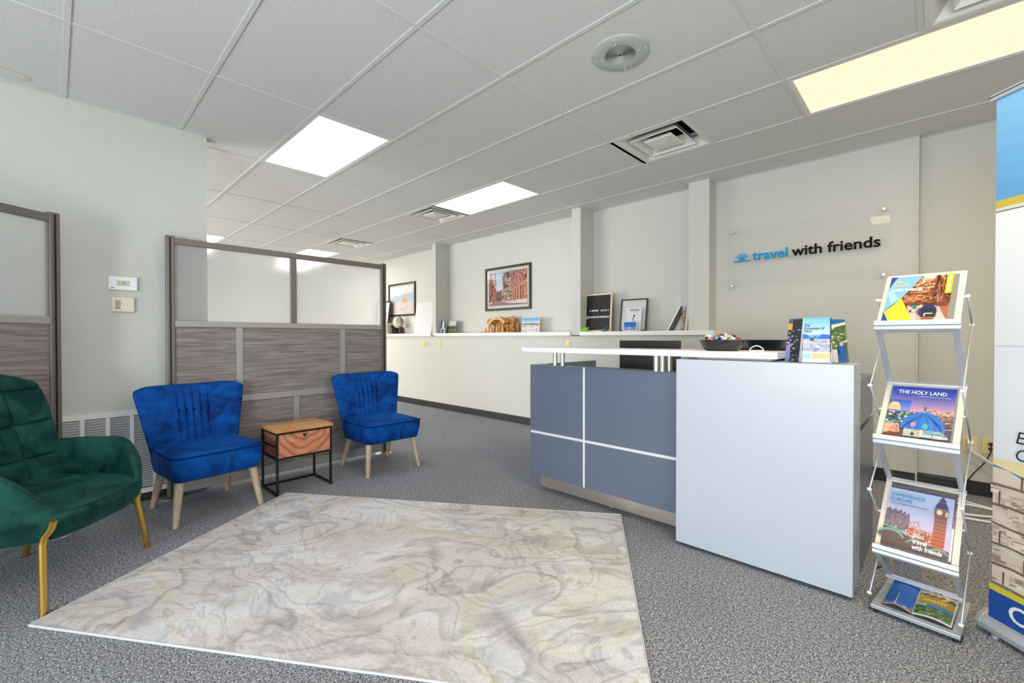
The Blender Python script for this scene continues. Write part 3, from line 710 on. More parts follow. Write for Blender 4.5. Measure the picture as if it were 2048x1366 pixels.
# lower shell: bucket with rounded front corners
def outl(th, k=1.0, p=.66):
    c, s_ = math.cos(th), math.sin(th)
    return (.355*k*math.copysign(abs(c)**p, c), -.275+.33*k*math.copysign(abs(s_)**p, s_))
lev = [(.60, .272), (.80, .279), (.92, .297), (.985, .33), (1.01, .37), (1.005, .398), (.97, .412), (.90, .414)]
a = MB(); V = []; F = []; N = 96
for kk, z in lev:
    for k in range(N):
        x, y = outl(2*math.pi*k/N, kk); V.append((x, y, z))
for k in range(len(lev)-1):
    for j in range(N): F.append((k*N+j, k*N+(j+1) % N, (k+1)*N+(j+1) % N, (k+1)*N+j))
F += [tuple(range(N))[::-1], tuple(range((len(lev)-1)*N, len(lev)*N))]
a.add(V, F, 0, None, True); a.build('seat_shell', 'green_velvet', t)
def arm(sx):
    NS = 64; prof = 18; V = []; F = []; top = []
    t0, t1 = R(-50), R(66)
    for i in range(NS+1):
        q = i/NS; th_ = t0+(t1-t0)*q
        x, y = outl(th_, 1.0); x2, y2 = outl(th_+.01, 1.0)
        tx, ty = x2-x, y2-y; L = math.hypot(tx, ty); nx, ny = ty/L, -tx/L    # outward normal
        if q < .50: zt = .615
        else: w_ = (q-.50)/.50; zt = .615-.205*(w_*w_*(3-2*w_))
        flare = .012*math.sin(min(1, q*1.3)*math.pi)
        zb = .36; tk = .026*min(1, (1-q)*3+.3)
        cx, cy = x+nx*(flare-.018), y+ny*(flare-.018)
        top.append((sx*(cx+nx*.010), cy+ny*.010, zt-.0005))
        for j in range(prof):
            an = 2*math.pi*j/prof; ca, sa = math.cos(an), math.sin(an)
            o_ = tk*math.copysign(abs(ca)**.7, ca); zz_ = (zt+zb)/2+(zt-zb)/2*math.copysign(abs(sa)**.30, sa)
            V.append((sx*(cx+nx*o_), cy+ny*o_, zz_))
    for i in range(NS):
        for j in range(prof): F.append((i*prof+j, i*prof+(j+1) % prof, (i+1)*prof+(j+1) % prof, (i+1)*prof+j))
    F += [tuple(range(prof))[::-1], tuple(range(NS*prof, (NS+1)*prof))]
    a = MB(); a.add(V, F, 0, None, True); o = a.build('armrest', 'green_velvet', t)
    MB().tube(top, .0042, 6).build('piping', 'seam_green', o)
arm(1); arm(-1)
fp = [outl(R(th), .985)+(.409,) for th in range(64, 117, 3)]
MB().tube(fp, .005, 6).build('piping', 'seam_green', t)
for sx in (-1, 1):
    MB().tube([(sx*.305, .003, 0), (sx*.272, -.028, .285), (sx*.270, -.020, .32)]+([(.270, .004, .350), (.272, .018, .388)] if sx > 0 else []), .0145, 14).build('leg', 'gold_metal', t)
    MB().tube([(sx*.26, -.58, 0), (sx*.25, -.50, .30)], .0145, 14).build('leg', 'gold_metal', t)

# ------------------------------------------------------------------ side table
t = thing('side_table', 'small side table with wood drawer and black metal frame between blue chairs', 'side table', (-.540, .055, 0), R(1))
hx, hy, q = .155, .200, .0075
a = MB()
for x in (-hx, hx):
    for y in (-hy, hy): a.box((x-q, y-q, .0), (x+q, y+q, .468))
for z in (.012, .275, .460):
    for y in (-hy, hy):
        if z == .012: continue
        a.box((-hx+q, y-q, z-q), (hx-q, y+q, z+q))
    for x in (-hx, hx):
        if z == .012 and x > 0: continue
        a.box((x-q, -hy+q, z-q), (x+q, hy-q, z+q))
for y in (-hy, hy): a.box((-hx+q, y-q, .012-q), (hx-q, y+q, .012+q))
a.box((-hx+q, -hy-.003, .355), (hx-q, -hy+.006, .367))
a.build('frame', 'black_metal', t, weld=False)
box('tabletop', (-hx-.015, -hy-.016, .469), (hx+.015, hy+.016, .492), 'acacia_top', t, .003)
box('carcass', (-hx-.002, -hy+.010, .284), (hx-.012, hy-.010, .451), 'acacia_wood', t)
# drawer front with triangular finger notch at its top edge
n0 = (-.012, .440); a = MB(); Y0, Y1, Z0, Z1 = -hy+.0085, hy-.0085, .2835, .452
nt_ = [(Y0, Z0), (Y1, Z0), (Y1, Z1), (.018, Z1), (.018, .440), (-.003, .417), (-.024, .440), (-.024, Z1), (Y0, Z1)]
V = [(hx-.004, y, z) for y, z in nt_]+[(hx+.008, y, z) for y, z in nt_]; k = len(nt_)
fl = [(0, 1, 5), (1, 2, 3), (1, 3, 4), (1, 4, 5), (0, 5, 6), (0, 6, 8), (6, 7, 8)]
a.add(V, [tuple(reversed(f)) for f in fl]+[tuple(i+k for i in f) for f in fl]+[(i, (i+1) % k, k+(i+1) % k, k+i) for i in range(k)], 0)
d = a.build('drawer', 'acacia_wood', t, fix=True)
MB().prism([(-.025, .4395), (-.003, .415), (.019, .4395)], hx+.0082, hx+.0090, axis='x').build('finger_pull', 'black_metal', d)
box('drawer_rim', (hx-.006, -.024, .440), (hx+.008, .018, .452), 'acacia_wood', d)

# ------------------------------------------------------------------ rug
A = Vector((1.607, 1.288, 0)); B = Vector((-.415, -.079, 0)); C = Vector((.473, -1.342, 0)); D = A+(C-B)
rc = (A+B+C+D)/4; ex = (A-B); ey = (B-C); L1, L2 = ex.length, ey.length; ang = math.atan2(ex.y, ex.x)
t = thing('area_rug', 'large pale marbled area rug on the carpet', 'rug', (rc.x, rc.y, 0), ang)
NX, NY = 60, 40; a = MB(); V = []; F = []
for j in range(NY+1):
    for i in range(NX+1):
        x = -L1/2+L1*i/NX; y = -L2/2+L2*j/NY; z = .010
        e = min(L1/2-abs(x), L2/2-abs(y)); z += .004*math.sin(x*2.3+y)*math.cos(y*2.9)*min(1, e*3)
        V.append((x, y, z))
for j in range(NY):
    for i in range(NX): k = j*(NX+1)+i; F.append((k, k+1, k+NX+2, k+NX+1))
a.add(V, F, 0, None, True); a.build('pile', 'rug_pile', t, fix=False)
a = MB(); e = .007
for (x0, y0, x1, y1) in ((-L1/2-e, -L2/2-e, L1/2+e, -L2/2), (-L1/2-e, L2/2, L1/2+e, L2/2+e), (-L1/2-e, -L2/2, -L1/2, L2/2), (L1/2, -L2/2, L1/2+e, L2/2)): a.box((x0, y0, .0005), (x1, y1, .0095))
a.build('binding', 'rug_edge', t, .003)

# ------------------------------------------------------------------ reception desk
t = thing('reception_desk', 'grey and white reception desk with raised white counter on steel posts', 'desk', (.86, 1.165, 0))
ox, oy = .86, 1.165
def db(n, a, b, m, bev=0, par=None): return box(n, (a[0]-ox, a[1]-oy, a[2]), (b[0]-ox, b[1]-oy, b[2]), m, par or t, bev)
g1 = .0095; xm = 1.3555; zm = .4555
db('front_panel', (.862, 1.265, zm+g1), (xm-g1, 1.283, .967), 'desk_grey', .001); db('front_panel', (xm+g1, 1.265, zm+g1), (2.10, 1.283, .967), 'desk_grey', .001)
db('front_panel', (.862, 1.265, .132), (xm-g1, 1.283, zm-g1), 'desk_grey', .001); db('front_panel', (xm+g1, 1.265, .132), (2.10, 1.283, zm-g1), 'desk_grey', .001)
db('reveal_strip', (xm-g1, 1.269, .132), (xm+g1, 1.283, .967), 'white_metal'); db('reveal_strip', (.864, 1.2695, zm-g1), (xm-g1, 1.283, zm+g1), 'white_metal'); db('reveal_strip', (xm+g1, 1.2695, zm-g1), (2.10, 1.283, zm+g1), 'white_metal')
db('front_carcass', (.862, 1.283, .132), (2.10, 1.40, .966), 'desk_edge')
db('toe_kick', (.895, 1.352, .018), (2.08, 1.372, .132), 'brushed_steel')
for x in (.95, 1.5, 2.0): MB().lathe([(.016, 0), (.016, .012), (.008, .014), (.008, .03)], (x-ox, 1.40-oy, 0), 14).build('levelling_foot', 'white_metal', t)
db('side_panel', (.864, 1.40, .0), (.892, 2.13, .966), 'desk_grey', .001)
db('worksurface', (.893, 1.401, .715), (2.80, 2.02, .74), 'desk_white', .002)
db('white_front', (2.053, 1.165, .02), (2.853, 1.195, 1.052), 'desk_white', .002)
db('white_top', (2.053, 1.1955, 1.022), (2.853, 1.395, 1.052), 'desk_white', .002); db('white_side', (2.823, 1.1955, .02), (2.853, 1.395, 1.0215), 'desk_white', .002); db('white_side', (2.11, 1.1955, .02), (2.135, 1.395, 1.0215), 'desk_white', .002)
db('white_strip', (2.835, 1.403, .015), (2.851, 1.418, .968), 'white_metal')
db('end_panel', (2.62, 1.4185, .0), (2.850, 2.06, .714), 'desk_grey', .001); db('end_cabinet', (2.64, 1.4185, .7405), (2.850, 2.00, .964), 'desk_grey', .001)
db('counter_top', (.835, 1.195, 1.066), (2.548, 1.50, 1.100), 'counter_white', .002)
db('counter_spacer', (2.12, 1.30, 1.052), (2.50, 1.39, 1.066), 'white_paint')
for (x, y) in ((1.073, 1.305), (1.142, 1.305), (1.868, 1.300), (1.910, 1.300), (1.925, 1.36)):
    MB().lathe([(.020, .966), (.020, .970), (.0165, .971), (.0165, 1.064), (.020, 1.065)], (x-ox, y-oy, 0), 20).build('counter_post', 'chrome', t)
# monitors behind the counter (seen from the back)
def monitor(lb, x0, x1, y, z0, z1, rz, m):
    cx = (x0+x1)/2; t = thing('computer_monitor', lb, 'monitor', (cx, y, .74), rz, 'black computer monitors on the desk'); hw = (x1-x0)/2
    a = MB(); a.box((-hw, 0, z0-.74), (hw, .022, z1-.74)); a.build('housing', m, t, .004)
    a = MB(); a.box((-hw*.5, -.025, z0-.74+.04), (hw*.5, 0, z1-.74-.05)); a.build('back_bulge', m, t, .006)
    MB().box((-hw+.012, .0221, z0-.74+.015), (hw-.012, .0235, z1-.74-.012)).build('screen', 'gloss_black', t)
    MB().box((-.03, -.03, .01), (.03, -.012, z0-.74+.10)).build('stand_neck', 'black_plastic', t)
    MB().box((-.11, -.10, 0), (.11, .09, .01)).build('stand_base', 'black_plastic', t, .003)
    return t
mo = monitor('black computer monitor on the desk behind counter posts', 1.375, 1.835, 1.72, .86, 1.152, R(3), 'black_plastic')
c = Canvas(frame_M((-.20, -.0004, .13), (1, 0, 0), (0, 0, 1)), .05, .010, (34, 32, 34)); c.rect(0, .2, .25, .8, (14, 14, 16)); c.rect(.3, .2, .6, .8, (14, 14, 16)); c.rect(.65, .2, .95, .8, (14, 14, 16)); c.done('badge', mo)
monitor('glossy black computer monitor on the desk behind the candy bowl', 2.185, 2.68, 1.70, .84, 1.160, R(-2), 'gloss_black')
# candy bowl
t = thing('candy_bowl', 'matt black candy bowl on the white counter', 'bowl', (2.245, 1.325, 1.100))
MB().lathe([(.0, .0), (.078, .0), (.092, .008), (.108, .035), (.114, .060), (.112, .061), (.105, .037), (.088, .012), (.0, .010)], n=40).build('bowl_body', 'bowl_black', t)
cc_ = {'red': (186, 40, 48), 'white': (240, 236, 232), 'pink': (240, 190, 190), 'gold': (222, 190, 130), 'brown': (70, 36, 28), 'turquoise': (80, 190, 210), 'silver': (214, 214, 220)}
proto = {}
rr = random.Random(5); names = ['white', 'red', 'gold', 'brown', 'pink', 'turquoise', 'silver']; cnt = 0
pos = []
for ring_, (rad, k, z) in enumerate(((.088, 13, .052), (.055, 9, .062), (.018, 4, .070), (.078, 11, .068), (.045, 7, .078), (.02, 4, .088), (.062, 6, .080))):
    for q in range(k): an = 2*math.pi*(q+.4*ring_)/k; pos.append((rad*math.cos(an), rad*math.sin(an), z+rr.uniform(-.003, .004)))
for p in pos:
    nm = names[cnt % len(names)]; cnt += 1
    if nm not in proto:
        mat('wrapper_'+nm, cc_[nm], .25, .2 if nm in ('gold', 'silver') else 0)
        a = MB(); a.ell((0, 0, 0), (.013, .008, .008), n=10)
        for sx in (-1, 1):
            a.add([(sx*.011, -.002, -.002), (sx*.011, .002, .002), (sx*.021, .007, .005), (sx*.022, -.006, -.004), (sx*.021, .0, .003)], [(0, 3, 4), (0, 4, 1), (1, 4, 2)])
        o = a.build('wrapped_candy', 'wrapper_'+nm, fix=False); tag(o, 'small candy in a %s wrapper piled in the black bowl' % nm, 'candy', 'candies in %s wrappers' % nm); proto[nm] = o
    else:
        o = proto[nm].copy(); COL.objects.link(o)
    o.location = (2.245+p[0], 1.325+p[1], 1.100+p[2]); o.rotation_euler = (rr.uniform(-.4, .4), rr.uniform(-.5, .5), rr.uniform(0, 6.28))
# white wire loop on the counter
a = MB(); a.tube([(-.036, 0, .004), (-.030, 0, .016), (-.016, 0, .026), (0, 0, .030), (.016, 0, .026), (.030, 0, .016), (.036, 0, .004)], .0028, 8); a.tube([(-.036, 0, .004), (-.02, .004, .0032), (.02, .004, .0032), (.036, 0, .004)], .003, 8)
o = a.build('cable_loop', 'white_plastic', loc=(2.418, 1.34, 1.100)); tag(o, 'white cable loop standing on the counter right of the bowl', 'cable'); o.rotation_euler = (0, 0, R(35))

# ------------------------------------------------------------------ brochure stand (folding zigzag)
RA = R(-7); RO = Vector((2.923, 1.149, 0)); WR = .256
t = thing('brochure_stand', 'folding silver zigzag brochure stand beside the reception desk', 'display stand', RO, RA)
rack = t
Fy, By = .012, .245
disp = [((Fy, 1.222), (.225, 1.452)), ((Fy, .742), (By, .972)), ((Fy, .272), (By, .528))]
ret = [((By, .962), (Fy, 1.205)), ((By, .518), (Fy, .725)), ((By+.0, .075), (Fy, .255))]
def pane(p, q, name, m, sidew=.020, th=.007, endw=.016):
    (ya, za), (yb_, zb) = p, q; d = Vector((0, yb_-ya, zb-za)); Ln = d.length; d.normalize()
    M = frame_M((0, ya, za), (1, 0, 0), d)       # local: x across, y up the slope, z normal
    a = MB()
    a.box((0, 0, -th), (sidew, Ln, 0), M=M); a.box((WR-sidew, 0, -th), (WR, Ln, 0), M=M); a.box((sidew, 0, -th), (WR-sidew, endw, 0), M=M); a.box((sidew, Ln-endw, -th), (WR-sidew, Ln, 0), M=M)
    f = a.build(name, m, t, .001)
    MB().box((sidew, endw, -th*.7), (WR-sidew, Ln-endw, -th*.3), M=M).build('pane', 'clear_acrylic', f)
    return M, Ln
DM = []
for k, (p, q) in enumerate(disp): DM.append(pane(p, q, 'display_frame', 'alu_warm_reflect'))
for p, q in ret: pane(p, q, 'folding_frame', 'aluminium')
for (y, z) in ((Fy, 1.215), (Fy, .735), (Fy, .265)):
    a = MB(); a.prism([(y-.012, z+.030), (y-.015, z+.012), (y-.010, z+.006), (y-.014, z-.006), (y-.006, z-.016), (y+.006, z-.014), (y+.010, z+.004), (y-.004, z+.010), (y-.009, z+.030)], -.004, WR+.004, axis='x')
    a.build('shelf_lip', 'aluminium', t, .0015)
for (y, z) in ((By+.004, .968), (By+.004, .523), (By+.004, .075)):
    a = MB()
    a.box((-.002, y-.010, z-.010), (WR+.002, y+.004, z+.010)); a.build('hinge_rail', 'aluminium', t, .002)
# base tray
a = MB(); a.box((-.006, -.008, .018), (WR+.010, .022, .034)); a.box((-.006, .30, .018), (WR+.010, .325, .034)); a.box((-.006, .022, .018), (.024, .30, .034)); a.box((WR-.016, .022, .018), (WR+.010, .30, .034)); a.box((.024, .022, .018), (WR-.016, .30, .022))
a.build('base_tray', 'aluminium', t, .002, weld=False)
for x in (-.012, WR+.012):
    a = MB(); a.tube([(x, .0, .004), (x+(.0), .06, .006), (x, .10, .022), (x, .04, .024)], .0035, 8); a.build('folding_foot', 'clip_steel', t)
for x, y in ((0.01, .01), (WR-.006, .01), (.01, .31), (WR-.006, .31)): MB().lathe([(.008, 0), (.008, .018)], (x, y, 0), 10).build('rubber_foot', 'rubber_dark', t)
# outer scissor struts
zz = [(.115, 1.338), (.262, 1.225), (-.012, .97), (.262, .735), (-.012, .525), (.262, .27), (.0, .075)]
for x in (-.011, WR+.011):
    for k in range(len(zz)-1):
        MB().tube([(x, zz[k][0], zz[k][1]), (x, zz[k+1][0], zz[k+1][1])], .0032, 8).build('strut', 'aluminium', t)
    for k, (y, z) in enumerate(zz):
        MB().tube([(x-.007, y, z), (x+.007, y, z)], .0065, 10).build('pivot', 'white_metal', t)
for (p, q) in disp:
    for x in (-.006, WR): MB().tube([(x-.004, (p[0]+q[0])/2, (p[1]+q[1])/2), (x+.010, (p[0]+q[0])/2, (p[1]+q[1])/2)], .004, 8).build('pivot', 'white_metal', t)

def on_rack(M, x, y, z=.002): # matrix in world for a magazine lying on display M
    W = Matrix.Translation(RO) @ Matrix.Rotation(RA, 4, 'Z')
    return W @ M @ Matrix.Translation((x, y, z))
def magazine(M, wd, ht, label, art, name='magazine', group=None, th=.004, gloss='print_gloss', roll=0, warp=None):
    t = bpy.data.objects.new(name, None); COL.objects.link(t); t.matrix_world = M @ Matrix.Rotation(roll, 4, 'Z'); tag(t, label, 'magazine' if name == 'magazine' else 'brochure', group); t.empty_display_size = .05
    if warp:
        NX = 12; a = MB(); V = []; F = []
        for z in (0, th):
            for i in range(NX+1):
                for y in (0, ht): V.append(warp(wd*i/NX, y, z-.0002))
        n = 2*(NX+1)
        for i in range(NX): F += [(2*i, 2*i+1, 2*i+3, 2*i+2), (n+2*i, n+2*i+2, n+2*i+3, n+2*i+1), (2*i, 2*i+2, n+2*i+2, n+2*i), (2*i+1, n+2*i+1, n+2*i+3, 2*i+3)]
        F += [(0, n, n+1, 1), (2*NX, 2*NX+1, n+2*NX+1, n+2*NX)]
        a.add(V, F); a.build('pages', 'paper_white', t)
    else: MB().box((0, 0, 0), (wd, ht, th)).build('pages', 'paper_white', t)
    c = Canvas(Matrix.Translation((0, 0, th+.0001)), wd, ht, warp=warp); art(c); c.done('cover', t, gloss)
    return t
ROCK = [(196, 120, 80), (168, 92, 60), (220, 150, 104), (140, 74, 50), (232, 172, 128), (120, 62, 44)]
def art1(c):
    c.rect(0, 0, 1, 1, (190, 116, 78)); c.grad(0, 0, 1, .34, (226, 206, 206), (214, 190, 188), 4)
    c.specks(.15, .36, 1, 1, ROCK, 420, .05, .022, 3)
    c.specks(.72, .36, 1, 1, [(120, 62, 44), (98, 50, 40), (170, 100, 66)], 90, .018, .09, 4)
    c.poly([(.54, 1), (.52, .8), (.58, .86), (.66, .88), (.74, 1)], (244, 238, 228)); c.rect(.57, .86, .66, .95, (222, 162, 70))
    c.specks(.34, .62, .74, .95, [(236, 184, 140), (244, 200, 160), (150, 84, 56)], 60, .05, .012, 8)
    c.poly([(1, .02), (1, .34), (.86, .30), (.93, .14)], (176, 104, 72)); c.poly([(.25, .42), (.30, .36), (.97, .30), (.97, .40)], (120, 66, 46))
    # walkers
    def person(x, y, s, top, hat=None, leg=(40, 40, 60)):
        c.rect(x-.3*s, y-1.3*s, x-.05*s, y-.4*s, leg); c.rect(x+.05*s, y-1.3*s, x+.3*s, y-.4*s, leg); c.ell(x, y, .45*s, .62*s, top); c.ell(x, y+.8*s, .22*s, .28*s, hat or (70, 50, 40))
    person(.345, .28, .075, (214, 40, 80)); person(.43, .27, .06, (190, 200, 230)); person(.485, .30, .08, (0, 140, 124), leg=(230, 226, 226)); person(.78, .27, .09, (170, 160, 220), (60, 44, 60))
    person(.585, .20, .13, (150, 86, 88), (220, 200, 190), (210, 180, 150)); c.ell(.70, .19, .135, .15, (28, 40, 110)); c.poly([(.62, .26), (.80, .26), (.83, .08), (.62, .08)], (30, 32, 50)); c.rect(.66, .14, .78, .16, (220, 222, 230)); c.rect(.65, .09, .67, .15, (210, 212, 220)); c.rect(.62, 0, .8, .08, (150, 96, 60))
    c.ell(.70, .39, .095, .035, (110, 62, 42)); c.ell(.70, .41, .05, .05, (130, 76, 50))
    # title wedge
    c.poly([(0, 1), (0, .23), (.245, .49), (.53, 1)], (130, 190, 240)); c.poly([(0, .64), (.05, .70), (.20, .50), (.10, .36)], (168, 212, 246)); c.poly([(0, 1), (0, .74), (.11, 1)], (22, 74, 150))
    c.poly([(.0, .16), (.245, .50), (.50, 0), (.09, 0)], (236, 214, 56)); c.poly([(0, .21), (0, 0), (.11, 0)], (18, 66, 150))
    c.burst(.15, .845, .016, (244, 216, 110)); c.text('travel', .07, .755, .027, (240, 210, 130), .020, fit=.25); c.text('with friends', .06, .655, .027, (255, 255, 255), .022, fit=.50)
    c.rect(.905, .56, 1, 1, (240, 212, 40))
    for k, s_ in enumerate('TOUR GUIDE'):
        c.rect(.935, .93-k*.034, .965, .955-k*.034, (250, 246, 220)) if s_ != ' ' else None
def art2(c):
    c.grad(0, .45, 1, 1, (226, 168, 190), (34, 74, 196), 12); c.grad(0, .45, .35, .72, (150, 160, 230), (60, 100, 214), 6)
    c.rect(0, 0, 1, .47, (70, 72, 96)); c.specks(.55, .38, 1, .56, [(240, 176, 110), (250, 200, 130), (170, 110, 120), (120, 90, 120)], 90, .03, .012, 2)
    c.specks(0, .40, .55, .50, [(230, 200, 180), (60, 60, 70), (90, 80, 80)], 70, .03, .014, 5)
    c.specks(0, .25, .45, .44, [(130, 200, 214), (60, 90, 110), (200, 220, 226), (80, 120, 150), (30, 50, 70)], 130, .035, .02, 6)
    c.specks(.7, .1, 1, .42, [(90, 100, 140), (150, 110, 110), (60, 66, 100), (220, 150, 90)], 120, .03, .018, 7)
    c.poly([(0, .04), (0, .24), (.22, .24), (.25, .08)], (238, 176, 150)); c.rect(.15, .09, .165, .22, (120, 60, 50)); c.rect(.19, .09, .205, .22, (120, 60, 50)); c.specks(0, .08, .25, .24, [(226, 150, 120), (240, 190, 166)], 20, .03, .02, 9)
    c.poly([(0, 0), (.02, .04), (.11, .075), (.30, .03), (.30, 0)], (116, 50, 40))
    c.rect(0, .50, .20, .545, (206, 190, 190)); c.ell(.10, .545, .10, .12, (236, 196, 120), 0, 180); c.ell(.11, .56, .07, .095, (250, 222, 160), 20, 160)
    c.rect(.31, .02, .90, .17, (196, 196, 180)); c.specks(.31, .02, .90, .16, [(214, 210, 196), (170, 170, 160)], 40, .03, .02, 12)
    c.ell(.58, .155, .33, .34, (28, 116, 214), 0, 180, 36)
    for k in range(13):
        a0 = 18+k*12; c.poly([(.58+.33*math.cos(R(a0))*1, .16), (.58+.33*math.cos(R(a0+2.0)), .16), (.58+.33*math.cos(R(a0+2))*.86, .155+.34*math.sin(R(a0+2))*.66), (.585, .49), (.575, .49), (.58+.33*math.cos(R(a0))*.86, .155+.34*math.sin(R(a0))*.66)], (20, 80, 170) if k % 2 else (60, 160, 236))
    c.ell(.44, .24, .04, .045, (190, 150, 190)); c.ell(.62, .22, .04, .06, (60, 190, 180))
    c.rect(.572, .49, .588, .60, (80, 90, 150)); c.rect(.55, .565, .61, .578, (80, 90, 150)); c.ell(.58, .49, .022, .02, (150, 170, 220))
    c.rect(.42, .055, .48, .075, (30, 30, 40)); c.rect(.44, .03, .46, .10, (30, 30, 40)); c.rect(.56, .02, .60, .15, (220, 216, 206))
    c.text('THE HOLY LAND', .12, .835, .0265, (255, 255, 255), .022, fit=.745); c.rect(.12, .905, .55, .910, (170, 190, 240)); c.rect(.33, .783, .44, .786, (220, 226, 250)); c.text('Where Scripture Comes Alive', .44, .782, .0105, (220, 224, 250), .004, shear=.3, fit=.48)
    c.burst(.70, .125, .012, (60, 190, 230)); c.text('travel', .64, .085, .0185, (60, 190, 230), .024, 1.2); c.text('with friends', .60, .022, .0215, (255, 255, 255), .022, fit=.36)
def art3(c):
    c.grad(0, 0, 1, 1, (206, 186, 226), (186, 206, 244), 8)
    c.poly([(0, .62), (.02, .62), (.05, .66), (.07, .60), (.13, .62), (.15, .66), (.17, .60), (.22, .61), (.24, .65), (.26, .58), (.33, .57), (.36, .62), (.38, .55), (.38, .30), (0, .30)], (120, 104, 132))
    c.specks(0, .34, .37, .58, [(150, 128, 140), (96, 82, 112), (130, 108, 120)], 120, .008, .03, 2); c.specks(0, .57, .36, .63, [(80, 84, 120), (104, 100, 130)], 30, .008, .02, 8)
    c.poly([(.38, .50), (.44, .49), (.45, .42), (.50, .50), (.53, .52), (.56, .40), (.68, .36), (.70, .40), (.76, .34), (.76, .18), (.38, .24)], (196, 150, 150)); c.specks(.38, .20, .76, .38, [(206, 96, 70), (220, 120, 84), (150, 70, 70)], 110, .01, .025, 4)
    c.specks(.40, .38, .56, .50, [(220, 214, 236), (180, 180, 210)], 24, .015, .02, 14)
    c.grad(.745, .12, .925, .70, (214, 84, 52), (160, 116, 124), 8); 
    for k in range(9): c.rect(.755+k*.019, .12, .759+k*.019, .70, (140, 70, 66))
    for k in range(9): c.rect(.745, .15+k*.06, .925, .155+k*.06, (130, 66, 66))
    c.rect(.735, .66, .935, .80, (150, 112, 112)); c.ell(.805, .73, .043, .045, (240, 226, 170)); c.ell(.805, .73, .030, .032, (250, 240, 200)); c.ell(.912, .715, .018, .045, (244, 214, 140)); c.rect(.75, .80, .92, .83, (190, 160, 110))
    c.poly([(.735, .80), (.76, .86), (.79, .90), (.88, .90), (.905, .86), (.935, .80)], (70, 84, 140)); c.rect(.785, .885, .885, .925, (124, 84, 90)); c.poly([(.785, .92), (.835, 1.0), (.885, .92)], (80, 86, 140))
    c.poly([(0, 0), (0, .32), (.3, .28), (.45, .2), (.75, .16), (1, .14), (1, 0)], (84, 60, 70)); c.grad(0, 0, 1, .12, (62, 44, 50), (92, 66, 70), 4)
    for (cx, cy, rx, ry) in ((.13, .14, .22, .15), (.53, .10, .16, .10), (.86, .06, .14, .09)):
        c.ell(cx, cy, rx, ry, (116, 166, 160), 10, 170); c.ell(cx, cy-.015, rx*.93, ry*.86, (96, 72, 80), 10, 170)
    c.poly([(0, .335), (.2, .31), (.38, .24), (.38, .22), (.2, .29), (0, .315)], (126, 178, 170))
    for x, y in ((.20, .33), (.36, .31), (.48, .22), (.72, .22), (.93, .17)): c.ell(x, y, .012, .015, (255, 244, 220))
    c.text('EXPERIENCE', .045, .85, .0215, (60, 160, 204), .008, fit=.53); c.text('EUROPE', .045, .765, .0215, (60, 160, 204), .008, fit=.34); c.rect(.05, .925, .5, .929, (150, 160, 200)); c.text('Where Heritage and Faith Connect', .045, .715, .0105, (100, 100, 140), .002, shear=.3, fit=.58)
    c.burst(.53, .235, .016, (255, 255, 255)); c.text('travel', .475, .135, .0275, (255, 255, 255), .026, fit=.215); c.text('with friends', .475, .045, .0275, (255, 255, 255), .026, fit=.44)
magazine(on_rack(DM[0][0], .018, .018), .200, .272, 'landscape travel magazine on the top shelf of the brochure stand, hikers in a canyon', art1, roll=R(-.5), group=None)
magazine(on_rack(DM[1][0], .024, .022), .207, .275, 'travel magazine with a blue dome, titled THE HOLY LAND', art2)
magazine(on_rack(DM[2][0], .020, .022), .207, .275, 'travel magazine with a clock tower, titled EXPERIENCE EUROPE', art3)
# spare copies standing behind the front ones
def blank(c): c.rect(0, 0, 1, 1, (236, 236, 238)); c.grad(0, .5, 1, 1, (150, 120, 150), (90, 80, 120), 4)
magazine(on_rack(DM[2][0], .026, .030, -.0045), .207, .280, 'spare magazine tucked behind the EXPERIENCE EUROPE issue', blank, th=.003)
# open magazines in the base tray
def art4(c):
    c.rect(0, 0, 1, 1, (34, 112, 208)); c.ell(.52, .16, .60, .40, (214, 206, 210), 0, 180, 30); c.specks(.0, .08, 1, .52, [(190, 178, 186), (232, 226, 228), (160, 150, 165), (220, 200, 190)], 140, .03, .02, 3, lambda x, y: ((x-.52)/.58)**2+((y-.16)/.38)**2 < 1 or y < .16)
    c.rect(.28, .52, .60, .60, (196, 170, 160)); 
    for k in range(6): c.rect(.30+k*.05, .52, .32+k*.05, .60, (150, 110, 100))
    c.ell(.44, .60, .14, .08, (206, 190, 196), 0, 180); c.rect(.43, .66, .45, .76, (160, 200, 220)); c.rect(0, 0, 1, .10, (176, 120, 104)); c.specks(0, 0, 1, .2, [(226, 220, 224), (190, 130, 110)], 30, .06, .02, 5); c.poly([(.72, .74), (.84, .78), (.80, .72)], (240, 240, 246))
def art5(c):
    c.rect(0, 0, 1, 1, (244, 244, 244)); c.grad(.03, .66, .97, .97, (236, 212, 170), (206, 226, 220), 6); c.poly([(.03, .66), (.03, .80), (.2, .78), (.34, .74), (.40, .82), (.52, .80), (.56, .86), (.6, .78), (.8, .70), (.97, .70), (.97, .62)], (104, 66, 50)); c.specks(.03, .62, .97, .74, [(80, 60, 50), (130, 90, 64), (60, 56, 50)], 50, .04, .015, 3)
    c.rect(.03, .40, .97, .64, (206, 168, 26)); c.specks(.4, .42, .95, .62, [(214, 150, 30), (206, 176, 40)], 20, .1, .03, 4)
    for k in range(7): c.rect(.16+k*.09, .49, .225+k*.09, .54, (244, 236, 200))
    c.rect(.30, .31, .97, .40, (70, 150, 214)); c.rect(.03, .31, .3, .385, (190, 216, 234)); c.rect(.03, .03, .97, .30, (96, 140, 66)); c.specks(.03, .03, .97, .30, [(60, 120, 50), (124, 176, 70), (190, 190, 200), (150, 120, 150), (50, 60, 40)], 90, .05, .018, 5)
W = Matrix.Translation(RO) @ Matrix.Rotation(RA, 4, 'Z')
tray = W @ Matrix.Translation((.026, .040, .0255)) @ Matrix.Rotation(R(7), 4, 'X')
